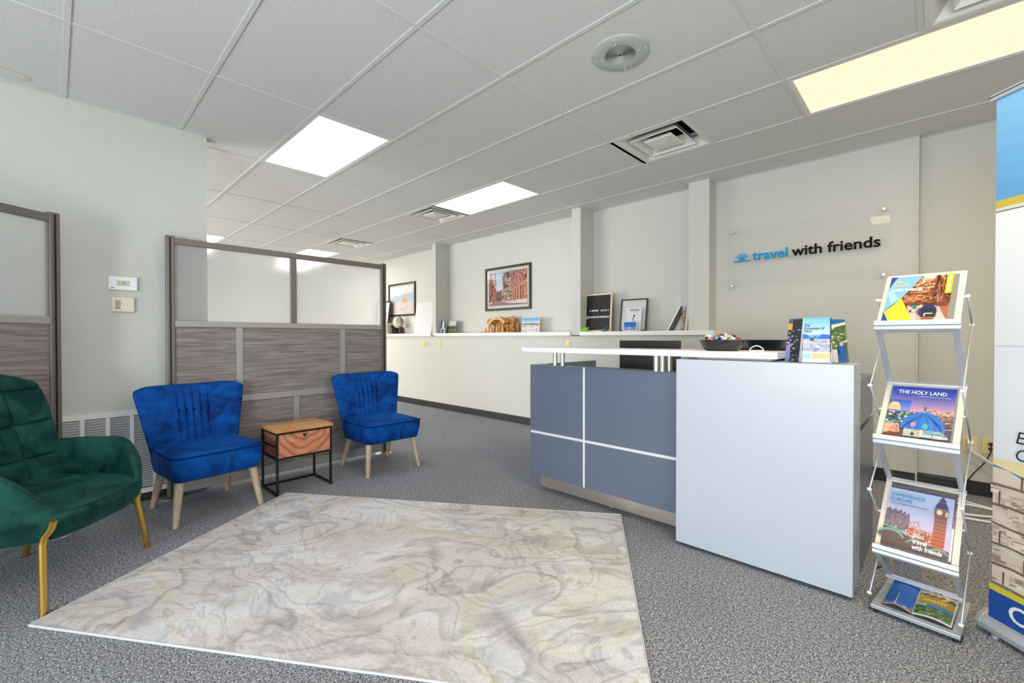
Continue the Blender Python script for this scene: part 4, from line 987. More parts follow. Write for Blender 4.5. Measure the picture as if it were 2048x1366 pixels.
magazine(tray @ Matrix.Translation((.001, .0, .002)), .090, .245, 'curled blue brochure with a white church dome in the base tray', art4, 'brochure', th=.002, warp=lambda x, y, z: (x, y, z+.016*max(0, 1-y/.12)**2*(1-abs(x/.090-.45)*1.2)+.006*math.sin(x/.09*3.1)))
magazine(tray @ Matrix.Translation((.093, .0, .002)), .118, .245, 'curled yellow and green brochure in the base tray of the stand', art5, 'brochure', th=.002, warp=lambda x, y, z: (x, y, z+.010*math.sin(x/.118*3.1)+.004))

# ------------------------------------------------------------------ roll-up banner
BA = R(-44); t = thing('roll_up_banner', 'tall roll-up banner with blue top cut off by the right edge', 'banner', (3.285, 1.335, 0), BA)
# local x along the banner, front is local -y
Lb_ = .86
a = MB(); pr = [(.055, .0), (-.055, .0), (-.070, .012), (-.072, .030), (-.060, .052), (-.035, .068), (-.0, .074), (.03, .068), (.055, .05), (.062, .02)]
pr = [(y, z+.012) for y, z in pr]
V = []; F = []; n = len(pr)
a.prism(pr, .014, Lb_-.014, axis='x'); a.build('base', 'aluminium', t, .002)
for x0, x1 in ((-.006, .014), (Lb_-.014, Lb_+.006)):
    a = MB(); a.prism([(y*1.05, .012+(z-.012)*1.05) for y, z in pr], x0, x1, axis='x'); a.build('end_cap', 'frame_silver', t, .003)
for x in (.05, Lb_-.05):
    for y in (-.05, .045): MB().lathe([(.012, 0), (.012, .013)], (x, y, 0), 12).build('levelling_foot', 'chrome', t)
box('slot', (.02, -.046, .0795), (Lb_-.02, -.030, .0805), 'black_plastic', t)
Wb, Hb = .82, 2.04; z0 = .068
bw = lambda X, Y, Z: (X+.004*math.sin(Y*9)*max(0, (Y-1.6))*(1-X/.82), Y, Z)
c = Canvas(frame_M((.024, -.034, z0), (1, 0, 0), (0, 0, 1)), Wb, Hb, (230, 236, 246), .0002)
def by(z): return (z-z0)/Hb
c.grad(0, by(1.708), 1, 1, (92, 160, 220), (120, 182, 232), 6); c.rect(0, by(1.678), 1, by(1.708), (198, 180, 70)); c.rect(0, by(1.660), 1, by(1.678), (210, 214, 206)); c.poly([(0, by(1.664)), (1, by(1.640)), (1, by(1.643)), (0, by(1.667))], (40, 40, 50))
c.poly([(0, by(.70)), (1, by(.72)), (1, by(.1)), (0, by(.1))], (238, 224, 170)); c.poly([(0, by(.675)), (.1, by(.655)), (.3, by(.60)), (1, by(.5)), (1, by(.1)), (0, by(.1))], (40, 140, 206))
ST = (226, 212, 198); c.poly([(0, by(.665)), (.06, by(.662)), (.3, by(.58)), (1, by(.48)), (1, by(.1)), (0, by(.1))], ST)
rr = random.Random(4)
for r in range(6):
    zb = .215+r*.078
    c.specks(0, by(zb), .9, by(min(zb+.074, .60)), [(232, 218, 202), (214, 200, 184), (240, 228, 214), (202, 182, 164), (220, 202, 184)], 90, .035, .006, r+20)
    pts = []; lo = []
    for k in range(13): xx = k/12; q = rr.uniform(-.004, .004); pts.append((xx, by(zb+q-.02*xx))); lo.append((xx, by(zb+q-.006-rr.uniform(0, .004)-.02*xx)))
    c.poly(pts+lo[::-1], (124, 96, 78))
    for k in range(5): xx = .04+k*.21+(r % 2)*.10+rr.uniform(-.02, .02); c.poly([(xx, by(zb)), (xx+.006, by(zb)), (xx+.009, by(zb+.05)), (xx+.001, by(zb+.05))], (110, 80, 62))
c.rect(0, by(.182), 1, by(.206), (216, 204, 60)); c.rect(0, 0, 1, by(.182), (12, 76, 164))
c.text('E', .105, by(.776), .066, (24, 24, 30), -.004, 1.0, shear=.2); c.text('C', .100, by(.712), .066, (24, 24, 30), -.004, 1.0, shear=.2); c.text('\u2022', .19, by(.776), .06, (24, 24, 30))
c.text('O', .083, by(.098), .092, (240, 244, 250), .012, 1.1); c.rect(.02, by(1.14), .2, by(1.142), (180, 190, 200))
c.done('graphic_sheet', t, 'print_matte')
box('sheet_back', (.024, -.0335, z0), (.024+Wb, -.0325, z0+Hb), 'canvas_white', t)
a = MB(); a.box((.006, -.043, z0+Hb-.004), (.024+Wb+.012, -.024, z0+Hb+.022)); a.build('top_rail', 'aluminium', t, .003); box('rail_gap', (.0055, -.0445, z0+Hb+.010), (.6, -.0425, z0+Hb+.013), 'black_plastic', t)
MB().tube([(Lb_/2, .0, .06), (Lb_/2, .0, z0+Hb)], .009, 10).build('support_pole', 'black_metal', t)

# ------------------------------------------------------------------ acrylic brochure holder on the desk
t = thing('brochure_holder', 'clear acrylic brochure holder on the white desk end', 'holder', (2.700, 1.245, 1.052), R(10))
a = MB(); a.box((-.060, -.040, 0), (.060, -.037, .055)); a.box((-.060, .036, .003), (.060, .039, .17)); a.box((-.060, -.037, .003), (-.057, .036, .10)); a.box((.057, -.037, .003), (.060, .036, .10)); a.box((-.060, -.040, 0), (.060, .06, .003)); a.build('front_pocket', 'clear_acrylic', t, weld=False)
for sx in (-1, 1):
    M = Matrix.Translation((sx*.060, -.028, 0)) @ Matrix.Rotation(sx*R(52), 4, 'Z')
    b = MB(); x0, x1 = (0, .112) if sx > 0 else (-.112, 0)
    b.box((x0, -.0, 0), (x1, .003, .055), M=M); b.box((x0, .040, .003), (x1, .043, .16), M=M); b.box((x0, .0, 0), (x1, .039, .003), M=M); b.box((x0 if sx < 0 else x1-.003, .003, 0), (x0+.003 if sx < 0 else x1, .036, .10), M=M); b.build('side_pocket', 'clear_acrylic', t, weld=False)
HW = Matrix.Translation((2.700, 1.245, 1.052)) @ Matrix.Rotation(R(10), 4, 'Z')
def stand(x, y, rz, tilt=10): return HW @ Matrix.Translation((x, y, .004)) @ Matrix.Rotation(rz, 4, 'Z') @ Matrix.Rotation(R(90-tilt), 4, 'X')
def b1(c):
    c.grad(0, .55, 1, 1, (214, 226, 246), (110, 190, 240), 8); c.rect(0, .22, 1, .58, (190, 194, 216)); c.grad(0, .52, 1, .62, (60, 160, 220), (120, 190, 235), 3)
    c.poly([(0, .62), (.12, .64), (.25, .57), (.25, .53), (0, .52)], (20, 110, 214)); c.poly([(.52, .52), (.60, .58), (.72, .63), (1, .61), (1, .52)], (14, 104, 220)); c.ell(.34, .50, .09, .05, (70, 74, 96)); c.poly([(.3, .52), (.52, .60), (.50, .55)], (60, 80, 120))
    c.specks(0, .24, 1, .50, [(206, 208, 226), (168, 172, 200), (216, 218, 230), (140, 146, 178)], 60, .08, .02, 2)
    c.rect(.0, .07, .30, .21, (110, 200, 240)); c.rect(.31, .07, 1, .21, (226, 180, 50))
    for k in range(4): c.rect(.36, .095+k*.028, .9-.1*(k % 2), .103+k*.028, (110, 120, 60))
    c.rect(0, 0, 1, .065, (200, 206, 220)); c.specks(.2, 0, 1, .065, [(200, 30, 90), (240, 160, 190), (255, 255, 255)], 30, .05, .012, 4)
    c.text('The', .06, .80, .0165, (20, 24, 44), .012, fit=.20); c.text('Footsteps of', .06, .735, .0165, (20, 24, 44), .012, fit=.74); c.text('Paul', .06, .67, .0165, (20, 24, 44), .012, fit=.26); c.burst(.15, .90, .008, (240, 216, 120)); c.rect(.06, .865, .4, .872, (120, 160, 210))
def b2(c):
    c.rect(0, 0, 1, 1, (26, 28, 60)); c.rect(0, .93, 1, 1, (40, 110, 180)); c.rect(0, .89, 1, .93, (150, 40, 40)); c.rect(0, .74, 1, .89, (248, 206, 70)); c.rect(0, .79, 1, .793, (60, 40, 20)); c.rect(0, .84, 1, .843, (60, 40, 20)); c.specks(0, .42, 1, .74, [(70, 60, 150), (120, 110, 190), (30, 30, 80), (210, 200, 230)], 50, .12, .02, 3); c.specks(0, .38, 1, .46, [(240, 200, 200), (90, 60, 130)], 14, .1, .02, 4); c.grad(0, 0, 1, .38, (120, 160, 236), (170, 160, 236), 5)
def b3(c):
    c.rect(0, 0, 1, 1, (14, 30, 54)); c.specks(0, .02, 1, .85, [(240, 240, 244), (60, 80, 110), (190, 160, 80), (30, 50, 80)], 40, .12, .012, 7)
def b4(c):
    c.rect(0, 0, 1, 1, (80, 110, 60)); c.rect(0, .88, 1, 1, (20, 110, 180)); c.poly([(0, .78), (1, .88), (1, .94), (0, .86)], (238, 238, 226)); c.specks(0, .35, 1, .8, [(60, 86, 44), (120, 150, 80), (240, 240, 230), (150, 170, 90)], 70, .1, .02, 5); c.ell(.6, .42, .12, .05, (236, 190, 170)); c.rect(.3, .0, .85, .38, (20, 96, 176)); c.rect(.3, .18, .45, .3, (20, 40, 90)); c.rect(0, 0, .3, .3, (230, 226, 210))
magazine(stand(-.053, -.022, 0), .106, .215, 'light blue Footsteps of Paul brochure at the front of the acrylic holder', b1, 'brochure', th=.005)
magazine(stand(-.047, -.008, 0, 8), .106, .212, 'dark blue brochure standing behind the Footsteps of Paul brochure', b3, 'brochure', th=.006)
M = HW @ Matrix.Translation((-.060, -.028, 0)) @ Matrix.Rotation(-R(52), 4, 'Z')
magazine(M @ Matrix.Translation((-.126, .016, .004)) @ Matrix.Rotation(R(84), 4, 'X'), .102, .212, 'yellow and purple brochure in the left pocket of the acrylic holder', b2, 'brochure', th=.005)
magazine(M @ Matrix.Translation((-.088, .008, .004)) @ Matrix.Rotation(R(84), 4, 'X'), .066, .208, 'narrow black leaflet with white marks in the left holder pocket', b3, 'brochure', th=.003)
M = HW @ Matrix.Translation((.060, -.028, 0)) @ Matrix.Rotation(R(52), 4, 'Z')
magazine(M @ Matrix.Translation((.026, .016, .004)) @ Matrix.Rotation(R(84), 4, 'X'), .102, .205, 'green and blue brochure in the right pocket of the acrylic holder', b4, 'brochure', th=.005)

# ------------------------------------------------------------------ acrylic logo sign on the back wall
t = thing('wall_sign', 'clear acrylic wall sign lettered travel with friends', 'sign', (2.234, 3.41, 1.66))
sw, sh = .608, .566
MB().box((-sw, -.052, 0), (sw, -.046, sh)).build('acrylic_panel', 'clear_acrylic', t)
for x in (-sw+.036, sw-.036):
    for z in (.018, sh-.02):
        MB().tube([(x, -.001, z), (x, -.060, z)], .0105, 18).build('standoff', 'chrome', t)
P0 = (-.392, -.0525, .250)
# text set so that "travel" starts at x=-.39 and the line ends at x=.555
V, F, w1 = text_mesh('travel', .022); V, F, w2 = text_mesh('with friends', .022)
size = .122; tot = .944; gap = .030
xs_ = (tot-gap)/((w1+w2)*size)
M = frame_M(P0, (1, 0, 0), (0, 0, 1)); a = MB(); wt = letters(a, 'travel', M, size, xs_, .022, .006); a.build('blue_lettering', 'sign_blue', t, fix=False, weld=False)
M = frame_M((P0[0]+wt+gap, P0[1], P0[2]), (1, 0, 0), (0, 0, 1)); a = MB(); letters(a, 'with friends', M, size, xs_, .022, .006); a.build('black_lettering', 'sign_black', t, fix=False, weld=False)
a = MB(); cx, cz = -.484, .246
a.prism([(cx-.074, cz), (cx+.074, cz), (cx+.074, cz+.012), (cx-.074, cz+.012)], -.0585, -.0525, axis='y')
for an in (42, 66, 90, 114, 138):
    ca, sa = math.cos(R(an)), math.sin(R(an)); r0, r1 = .010, .068 if an != 90 else .074; w0, w1_ = .0035, .0055
    a.prism([(cx+ca*r0+sa*w0, cz+.012+sa*r0-ca*w0), (cx+ca*r1+sa*w1_, cz+.012+sa*r1-ca*w1_), (cx+ca*r1-sa*w1_, cz+.012+sa*r1+ca*w1_), (cx+ca*r0-sa*w0, cz+.012+sa*r0+ca*w0)], -.0585, -.0525, axis='y')
a.prism([(cx-.03, cz+.010), (cx+.03, cz+.010), (cx+.012, cz+.026), (cx-.012, cz+.026)], -.0583, -.0525, axis='y')
a.build('sunrise_emblem', 'sign_blue', t)

# ------------------------------------------------------------------ framed pictures
def picture(label, x0, x1, z0, z1, art, y=BY, fw=.034, inset=.075):
    cx = (x0+x1)/2; w_, h_ = x1-x0, z1-z0; t = thing('framed_picture', label, 'picture', (cx, y, z0), 0)
    D = .026
    a = MB(); hw = w_/2
    for p, q in (((-hw, 0), (hw, fw)), ((-hw, h_-fw), (hw, h_)), ((-hw, fw), (-hw+fw, h_-fw)), ((hw-fw, fw), (hw, h_-fw))): a.box((p[0], -D, p[1]), (q[0], -.0, q[1]))
    a.build('frame', 'frame_black', t, .003, weld=False)
    c = Canvas(frame_M((-hw+fw, -.008, fw), (1, 0, 0), (0, 0, 1)), w_-2*fw, h_-2*fw, (214, 214, 206), .0001); c.done('mat_board', t)
    c = Canvas(frame_M((-hw+inset, -.0085, inset), (1, 0, 0), (0, 0, 1)), w_-2*inset, h_-2*inset, (230, 230, 236), .0001); art(c); c.done('print', t, 'print_matte')
    MB().box((-hw+fw, -.0165, fw), (hw-fw, -.0145, h_-fw)).build('glazing', 'picture_glass', t)
    return t
mat('frame_black', (34, 34, 34), .35)
def pa(c):
    c.grad(0, .45, .6, 1, (214, 216, 230), (158, 192, 224), 8); c.rect(.3, 0, 1, .46, (150, 96, 80)); c.rect(.55, .4, 1, 1, (170, 110, 92))
    c.poly([(0, 0), (0, 1), (.08, 1), (.10, .75), (.16, .62), (.19, .44), (.34, .43), (.40, .50), (.50, .48), (.52, .38), (.60, 0)], (150, 80, 64))
    c.specks(0, .1, .2, .98, [(176, 92, 70), (130, 70, 58), (196, 112, 84), (110, 60, 54)], 110, .018, .035, 1); c.specks(.2, .08, .36, .42, [(110, 74, 74), (140, 90, 84), (92, 66, 70)], 60, .02, .03, 2); c.specks(.03, .1, .24, .40, [(210, 110, 84), (190, 96, 72)], 30, .02, .05, 12)
    c.poly([(.36, .0), (.34, .3), (.38, .5), (.37, .65), (.43, .9), (.50, 1), (.75, 1), (.75, .1), (.6, .05)], (158, 122, 112))
    c.specks(.37, .45, .70, 1, [(178, 140, 128), (134, 104, 100), (196, 160, 144), (112, 84, 84)], 140, .016, .045, 3); c.specks(.36, .12, .60, .5, [(206, 176, 160), (120, 90, 84), (230, 204, 186), (90, 66, 64)], 160, .02, .016, 4)
    c.specks(.62, .45, .99, 1, [(176, 104, 92), (206, 134, 108), (150, 88, 84), (220, 160, 130)], 120, .016, .05, 5)
    c.poly([(.70, .98), (.80, .98), (.82, .80), (.76, .72), (.68, .78)], (132, 112, 108)); c.rect(.74, .60, .80, .88, (206, 130, 110)); c.ell(.77, .88, .055, .03, (200, 118, 96)); c.rect(.745, .62, .765, .84, (140, 60, 60)); c.rect(.64, .56, .67, .82, (196, 90, 84))
    c.poly([(.64, .40), (.66, .46), (.98, .70), (1, .70), (1, .60)], (224, 156, 120)); c.poly([(.62, .38), (.64, .44), (1, .66), (1, .12), (.62, .14)], (204, 124, 86))
    for k, (x, wd) in enumerate(((.655, .018), (.70, .025), (.76, .025), (.83, .03))): c.poly([(x, .13), (x+wd, .13), (x+wd, .40+.05*k), (x, .38+.05*k)], (84, 50, 50)); c.rect(x+wd+.006, .13, x+wd+.022, .40+.04*k, (226, 160, 128))
    c.rect(.885, .15, .91, .55, (64, 44, 44)); c.specks(.90, .16, 1, .60, [(226, 150, 110), (196, 110, 80)], 30, .02, .04, 9)
    c.poly([(0, 0), (0, .13), (.3, .12), (.5, .14), (1, .15), (1, .0)], (226, 206, 204)); c.poly([(0, 0), (0, .06), (.35, .12), (.58, .05), (1, .03), (1, 0)], (140, 108, 120))
    c.specks(0, .08, .3, .17, [(60, 50, 50), (90, 60, 56), (120, 140, 120)], 30, .012, .02, 7); c.ell(.14, .08, .03, .06, (170, 66, 56)); c.ell(.145, .15, .012, .015, (150, 110, 90)); c.specks(.4, .10, .75, .16, [(60, 50, 54), (140, 100, 90)], 24, .01, .016, 8)
def pb(c):
    c.grad(0, .5, 1, 1, (226, 228, 232), (236, 236, 238), 3); c.poly([(0, .62), (.2, .66), (.45, .68), (.62, .70), (.75, .73), (1, .74), (1, .3), (0, .3)], (186, 204, 218)); c.rect(0, 0, 1, .40, (222, 212, 206)); c.specks(0, 0, 1, .42, [(236, 222, 212), (206, 190, 184), (226, 204, 190), (190, 180, 184), (244, 238, 232)], 260, .022, .016, 2)
    c.poly([(.52, .38), (.54, .52), (.60, .64), (.635, .70), (.67, .64), (.72, .52), (.73, .38)], (212, 166, 146)); c.rect(.625, .68, .645, .76, (200, 170, 160)); c.rect(.595, .38, .605, .62, (234, 210, 200)); c.rect(.655, .38, .665, .62, (234, 210, 200)); c.poly([(.25, .38), (.27, .62), (.285, .64), (.30, .38)], (196, 190, 190)); c.rect(.15, .38, .20, .46, (200, 184, 176)); c.rect(.38, .38, .43, .48, (226, 200, 186))
picture('black framed photograph of a red stone temple facade above wooden carving', -1.955, -1.010, 1.580, 2.236, pa)
picture('black framed pale city skyline picture with a domed church', -4.82, -3.88, 1.588, 2.226, pb)
# leaning frame at the far end, behind the globe
t = thing('leaning_picture', 'dark frame leaning beside the globe at the ledge end', 'picture', (-4.895, 3.26, 1.243), 0)
a = MB(); M = Matrix.Rotation(R(-7), 4, 'X')
for p, q in (((-.25, 0), (.25, .03)), ((-.25, .63), (.25, .66)), ((-.25, .03), (-.22, .63)), ((.22, .03), (.25, .63))): a.box((p[0], -.01, p[1]), (q[0], .012, q[1]), M=M)
a.build('frame', 'frame_black', t, weld=False); MB().box((-.22, -.004, .03), (.22, .004, .63), M=M).build('board', 'canvas_white', t)
# white canvas leaning left of the column
o = MB().box((-.27, -.010, 0), (.27, .010, .572)).build('blank_canvas', 'canvas_white', None, .003); o.location = (-3.498, 3.29, 1.243); o.rotation_euler = (R(-7), 0, 0); tag(o, 'blank white canvas leaning on the ledge under the skyline picture', 'canvas')
# globe
t = thing('desk_globe', 'antique style globe on a scrolled iron stand', 'globe', (-4.21, 3.24, 1.243))
m, nt, b, src = base_mat('globe_map', .4); n1 = noise(nt, src, 9, 5, .6); nt.links.new(ramp(nt, n1, [(.44, (216, 214, 200)), (.5, (150, 160, 140)), (.56, (196, 190, 160)), (.64, (220, 214, 196))]), b.inputs['Base Color'])
MB().ell((0, 0, .215), (.108, .108, .108), n=28).build('sphere', 'globe_map', t)
pts = [(.118*math.cos(R(th)), 0, .215+.118*math.sin(R(th))) for th in range(-115, 72, 8)]; MB().tube(pts, .005, 8).build('meridian', 'black_metal', t)
a = MB(); a.tube([(0, 0, .10), (0, 0, .055)], .006, 10)
for k in range(3):
    an = 2*math.pi*k/3+.4; ca, sa = math.cos(an), math.sin(an)
    a.tube([(ca*r, sa*r, z) for r, z in ((.0, .06), (.03, .066), (.055, .045), (.058, .018), (.085, .006), (.10, .02), (.092, .03))], .0045, 8)
a.lathe([(.03, .034), (.03, .04)], n=20); a.build('stand', 'black_metal', t)
# books beside the globe
def book(lb, x, y, w_, d_, h_, m, spine, tilt=0, rz=0, par=None, group=None):
    t = thing('book', lb, 'book', (x, y, 1.243), rz, group); t.rotation_euler = (0, tilt, rz)
    a = MB(); a.box((-w_/2, -d_/2, 0), (-w_/2+.003, d_/2, h_)); a.box((w_/2-.003, -d_/2, 0), (w_/2, d_/2, h_)); a.box((-w_/2+.003, -d_/2, 0), (w_/2-.003, -d_/2+.003, h_)); a.build('cover', m, t, weld=False)
    MB().box((-w_/2+.003, -d_/2+.003, .003), (w_/2-.003, d_/2-.004, h_-.003)).build('pages', 'paper_white', t)
    box('spine_band', (-w_/2+.004, -d_/2-.0006, h_*.3), (w_/2-.004, -d_/2, h_*.6), spine, t); return t
mat('book_cream', (236, 226, 206), .6); mat('book_orange', (236, 176, 90), .6); mat('book_dark', (44, 48, 46), .5); mat('book_red', (130, 60, 44), .5); mat('book_tan', (196, 160, 130), .5); mat('band_gold', (230, 190, 90), .5)
book('cream book with an orange spine left of the globe', -4.565, 3.22, .075, .17, .215, 'book_orange', 'book_cream', group=None)
book('wide pale cream book beside the orange one near the globe', -4.485, 3.22, .060, .17, .200, 'book_cream', 'paper_white')
book('dark green book leaning beneath the globe', -4.36, 3.255, .05, .15, .17, 'book_dark', 'teal_glaze', tilt=R(-6))
book('small red book right of the dark green book', -4.295, 3.35, .04, .09, .13, 'book_red', 'book_tan')
# two photo cards right of the left column
def card(lb, x, y, w_, h_, art, name='photo_card', lean=8, rz=0, z=1.243, th=.004):
    t = thing(name, lb, 'card', (x, y, z)); t.rotation_euler = (R(-lean), 0, rz)
    MB().box((-w_/2, 0, 0), (w_/2, th, h_)).build('board', 'paper_white', t)
    c = Canvas(frame_M((-w_/2, -.0002, 0), (1, 0, 0), (0, 0, 1)), w_, h_, step=.0001); art(c); c.done('picture_face', t, 'print_matte'); return t
def ca1(c):
    c.rect(0, 0, 1, 1, (84, 90, 104)); c.rect(.32, .2, .68, .9, (222, 230, 244)); c.ell(.5, .9, .18, .08, (222, 230, 244)); c.rect(.1, 0, .95, .40, (200, 214, 238)); c.ell(.5, .22, .22, .12, (30, 60, 120)); c.rect(.3, 0, .7, .12, (46, 80, 150)); c.rect(.12, .05, .2, .36, (240, 240, 246))
def ca2(c):
    c.rect(0, .4, 1, 1, (214, 212, 220)); c.rect(0, 0, 1, .5, (60, 84, 46)); c.specks(0, .42, 1, .62, [(44, 60, 40), (70, 90, 60), (90, 100, 80)], 60, .05, .04, 3); c.rect(0, .1, 1, .36, (94, 120, 52)); c.specks(0, .1, 1, .34, [(120, 146, 60), (70, 96, 40)], 40, .1, .02, 4); c.rect(0, 0, 1, .10, (36, 40, 30))
    for k in range(9): c.rect(.12+k*.08, .03, .17+k*.08, .06, (180, 184, 160))
card('tall grey photo card with a white figure, beside the left column', -2.862+.06, 3.20, .135, .212, ca1); card('landscape photo card with trees and green field', -2.655, 3.26, .225, .206, ca2)
def ca3(c):
    c.rect(0, 0, 1, 1, (236, 224, 230)); c.grad(.03, .58, .97, .97, (206, 226, 240), (84, 172, 226), 6); c.poly([(.03, .5), (.03, .60), (.5, .62), (.97, .58), (.97, .5)], (120, 110, 84)); c.specks(.03, .30, .97, .58, [(150, 150, 80), (80, 70, 60), (236, 220, 220), (200, 180, 160)], 60, .06, .02, 3); c.specks(.03, .03, .97, .34, [(220, 190, 200), (244, 236, 240), (150, 130, 140), (200, 120, 90)], 60, .04, .02, 5)
card('white bordered postcard with blue sky, right of the wooden nativity', -.885, 3.235, .325, .205, ca3, 'postcard', 5)
# olive wood nativity
t = thing('nativity_carving', 'carved olive wood nativity stable on the ledge under the framed temple', 'carving', (-1.465, 3.235, 1.243))
ow = 'olive_wood'
MB().prism([(-.33, -.09), (.30, -.09), (.32, .09), (-.28, .09)], 0, .014).build('base', ow, t, .003)
a = MB(); a.prism([(-.20, .014), (.30, .014), (.31, .12), (.26, .20), (.20, .235), (.05, .215), (-.10, .205), (-.19, .16)], .055, .075, axis='y'); a.build('stable_wall', ow, t, .003)
# arch roof band
ar = []; 
for k in range(13): an = R(165-k*12); ar.append((-.03+.185*math.cos(an), .095+.135*math.sin(an)))
inn = [(-.03+(x+.03)*.80, .085+(z-.095)*.78) for x, z in ar]
MB().prism(ar+inn[::-1], -.05, .06, axis='y').build('arch_roof', 'olive_light', t, .003) if 'olive_light' in MATS else None
woodlam('olive_light', [(.3, (176, 124, 66)), (.6, (226, 176, 108)), (.8, (240, 200, 136))], (5, 5, 14), 4, .5)
a = MB()
for k in range(12):
    (x0_, z0_), (x1_, z1_), (x2_, z2_), (x3_, z3_) = ar[k], ar[k+1], inn[k+1], inn[k]
    a.add([(x0_, -.05, z0_), (x1_, -.05, z1_), (x2_, -.05, z2_), (x3_, -.05, z3_), (x0_, .055, z0_), (x1_, .055, z1_), (x2_, .055, z2_), (x3_, .055, z3_)], [(0, 1, 2, 3), (7, 6, 5, 4), (0, 4, 5, 1), (3, 2, 6, 7)])
a.build('arch_roof', 'olive_light', t)
for x, h_ in ((-.215, .17), (.165, .12)): MB().tube([(x, -.02, .012), (x+.006, -.02, h_*.6), (x, -.015, h_)], .016, 10, radii=[.02, .014, .018]).build('post', ow, t)
a = MB(); rr = random.Random(7)
for k in range(9): a.ell((-.21+rr.uniform(-.04, .03), .0+rr.uniform(-.02, .02), .165+rr.uniform(-.02, .025)), (.028, .02, .022), n=8)
a.build('tree_crown', ow, t)
a = MB()
for k in range(8): a.box((.19+rr.uniform(0, .06), .0+rr.uniform(-.01, .02), .02+k*.024), (.24+rr.uniform(0, .06), .05, .04+k*.024))
a.build('rock_pile', ow, t, .004, weld=False)
for k, (x, y, h_) in enumerate(((-.27, -.04, .07), (-.13, -.05, .10), (-.06, -.01, .125), (-.005, -.015, .125), (.055, -.01, .135), (.10, -.05, .09), (.0, -.06, .055), (-.175, -.03, .12))):
    a = MB(); a.lathe([(.0, .013), (.022, .013), (.018, h_*.45), (.011, h_*.78), (.006, h_*.82)], (x, y, 0), 10); a.ell((x, y, h_*.9), (.012, .012, .014), n=8); a.build('figure', 'olive_light', t)
a = MB(); a.ell((-.005, -.065, .026), (.03, .014, .012), n=10); a.build('manger', ow, t)
# letter board
t = thing('letter_board', 'black felt letter board in a light wood frame', 'letter board', (.190, 3.24, 1.243)); t.rotation_euler = (R(-4), 0, 0)
w_, h_, fw = .186, .455, .018
a = MB()
for p, q in (((-w_, 0), (w_, fw)), ((-w_, h_-fw), (w_, h_)), ((-w_, fw), (-w_+fw, h_-fw)), ((w_-fw, fw), (w_, h_-fw))): a.box((p[0], -.012, p[1]), (q[0], .012, q[1]))
a.build('frame', 'light_wood', t, .002, weld=False); box('felt', (-w_+fw, -.002, fw), (w_-fw, .008, h_-fw), 'felt_black', t)
c = Canvas(frame_M((-w_+fw, -.0022, fw), (1, 0, 0), (0, 0, 1)), 2*(w_-fw), h_-2*fw, (26, 27, 31), .0003)
for k in range(34): c.rect(0, .015+k*.029, 1, .020+k*.029, (16, 16, 19))
def heart(x, z, s_): c.poly([(x, z-s_*.9), (x+s_*.45*.62, z-s_*.15), (x+s_*.62, z+s_*.35), (x+s_*.30, z+s_*.62), (x, z+s_*.25), (x-s_*.30, z+s_*.62), (x-s_*.62, z+s_*.35), (x-s_*.45*.62, z-s_*.15)], (244, 244, 244))
heart(.175, .555, .042); heart(.925, .555, .042)
c.text('MARK', .25, .535, .030, (244, 244, 244), .03, fit=.29); c.text('16:15', .62, .535, .030, (244, 244, 244), .03, fit=.24); c.text('@TRAVELWITHFRIENDS', .02, .345, .033, (244, 244, 244), .024, fit=.96)
c.done('white_letters', t)
o = MB().lathe([(0, 0), (.028, 0), (.034, .004), (.052, .030), (.060, .044), (.057, .045), (.048, .030), (.030, .008), (0, .006)], n=28)
for i, (x, y, z) in enumerate(o.v): o.v[i] = (x*1.05, y*.6, z+(.010*abs(x/.06)**2 if z > .03 else 0))
o = o.build('glazed_bowl', 'green_glaze'); o.location = (.055, 3.165, 1.243); tag(o, 'small lime green glazed bowl before the letter board', 'bowl')
t = thing('ceramic_ornament', 'small teal ceramic ornament with a sprig right of the letter board', 'ornament', (.335, 3.165, 1.243))
MB().lathe([(0, 0), (.026, 0), (.036, .012), (.030, .026), (.020, .030), (.018, .022), (0, .018)], n=20).build('cup', 'teal_glaze', t)
MB().lathe([(0, .0), (.016, .002), (.012, .006), (0, .004)], (0, -.034, .016), 14).build('medallion', 'globe_map', t)
a = MB(); rr = random.Random(2)
for k in range(9):
    an = rr.uniform(0, 6.28); r = rr.uniform(.01, .035); a.tube([(.01, 0, .02), (.022+r*math.cos(an)*.6, r*math.sin(an)*.4, .045+rr.uniform(0, .02))], .0015, 5); a.ell((.022+r*math.cos(an)*.6, r*math.sin(an)*.4, .047+rr.uniform(0, .022)), (.007, .004, .006), n=6)
mat('sprig_green', (70, 100, 60), .6); a.build('sprig', 'sprig_green', t)
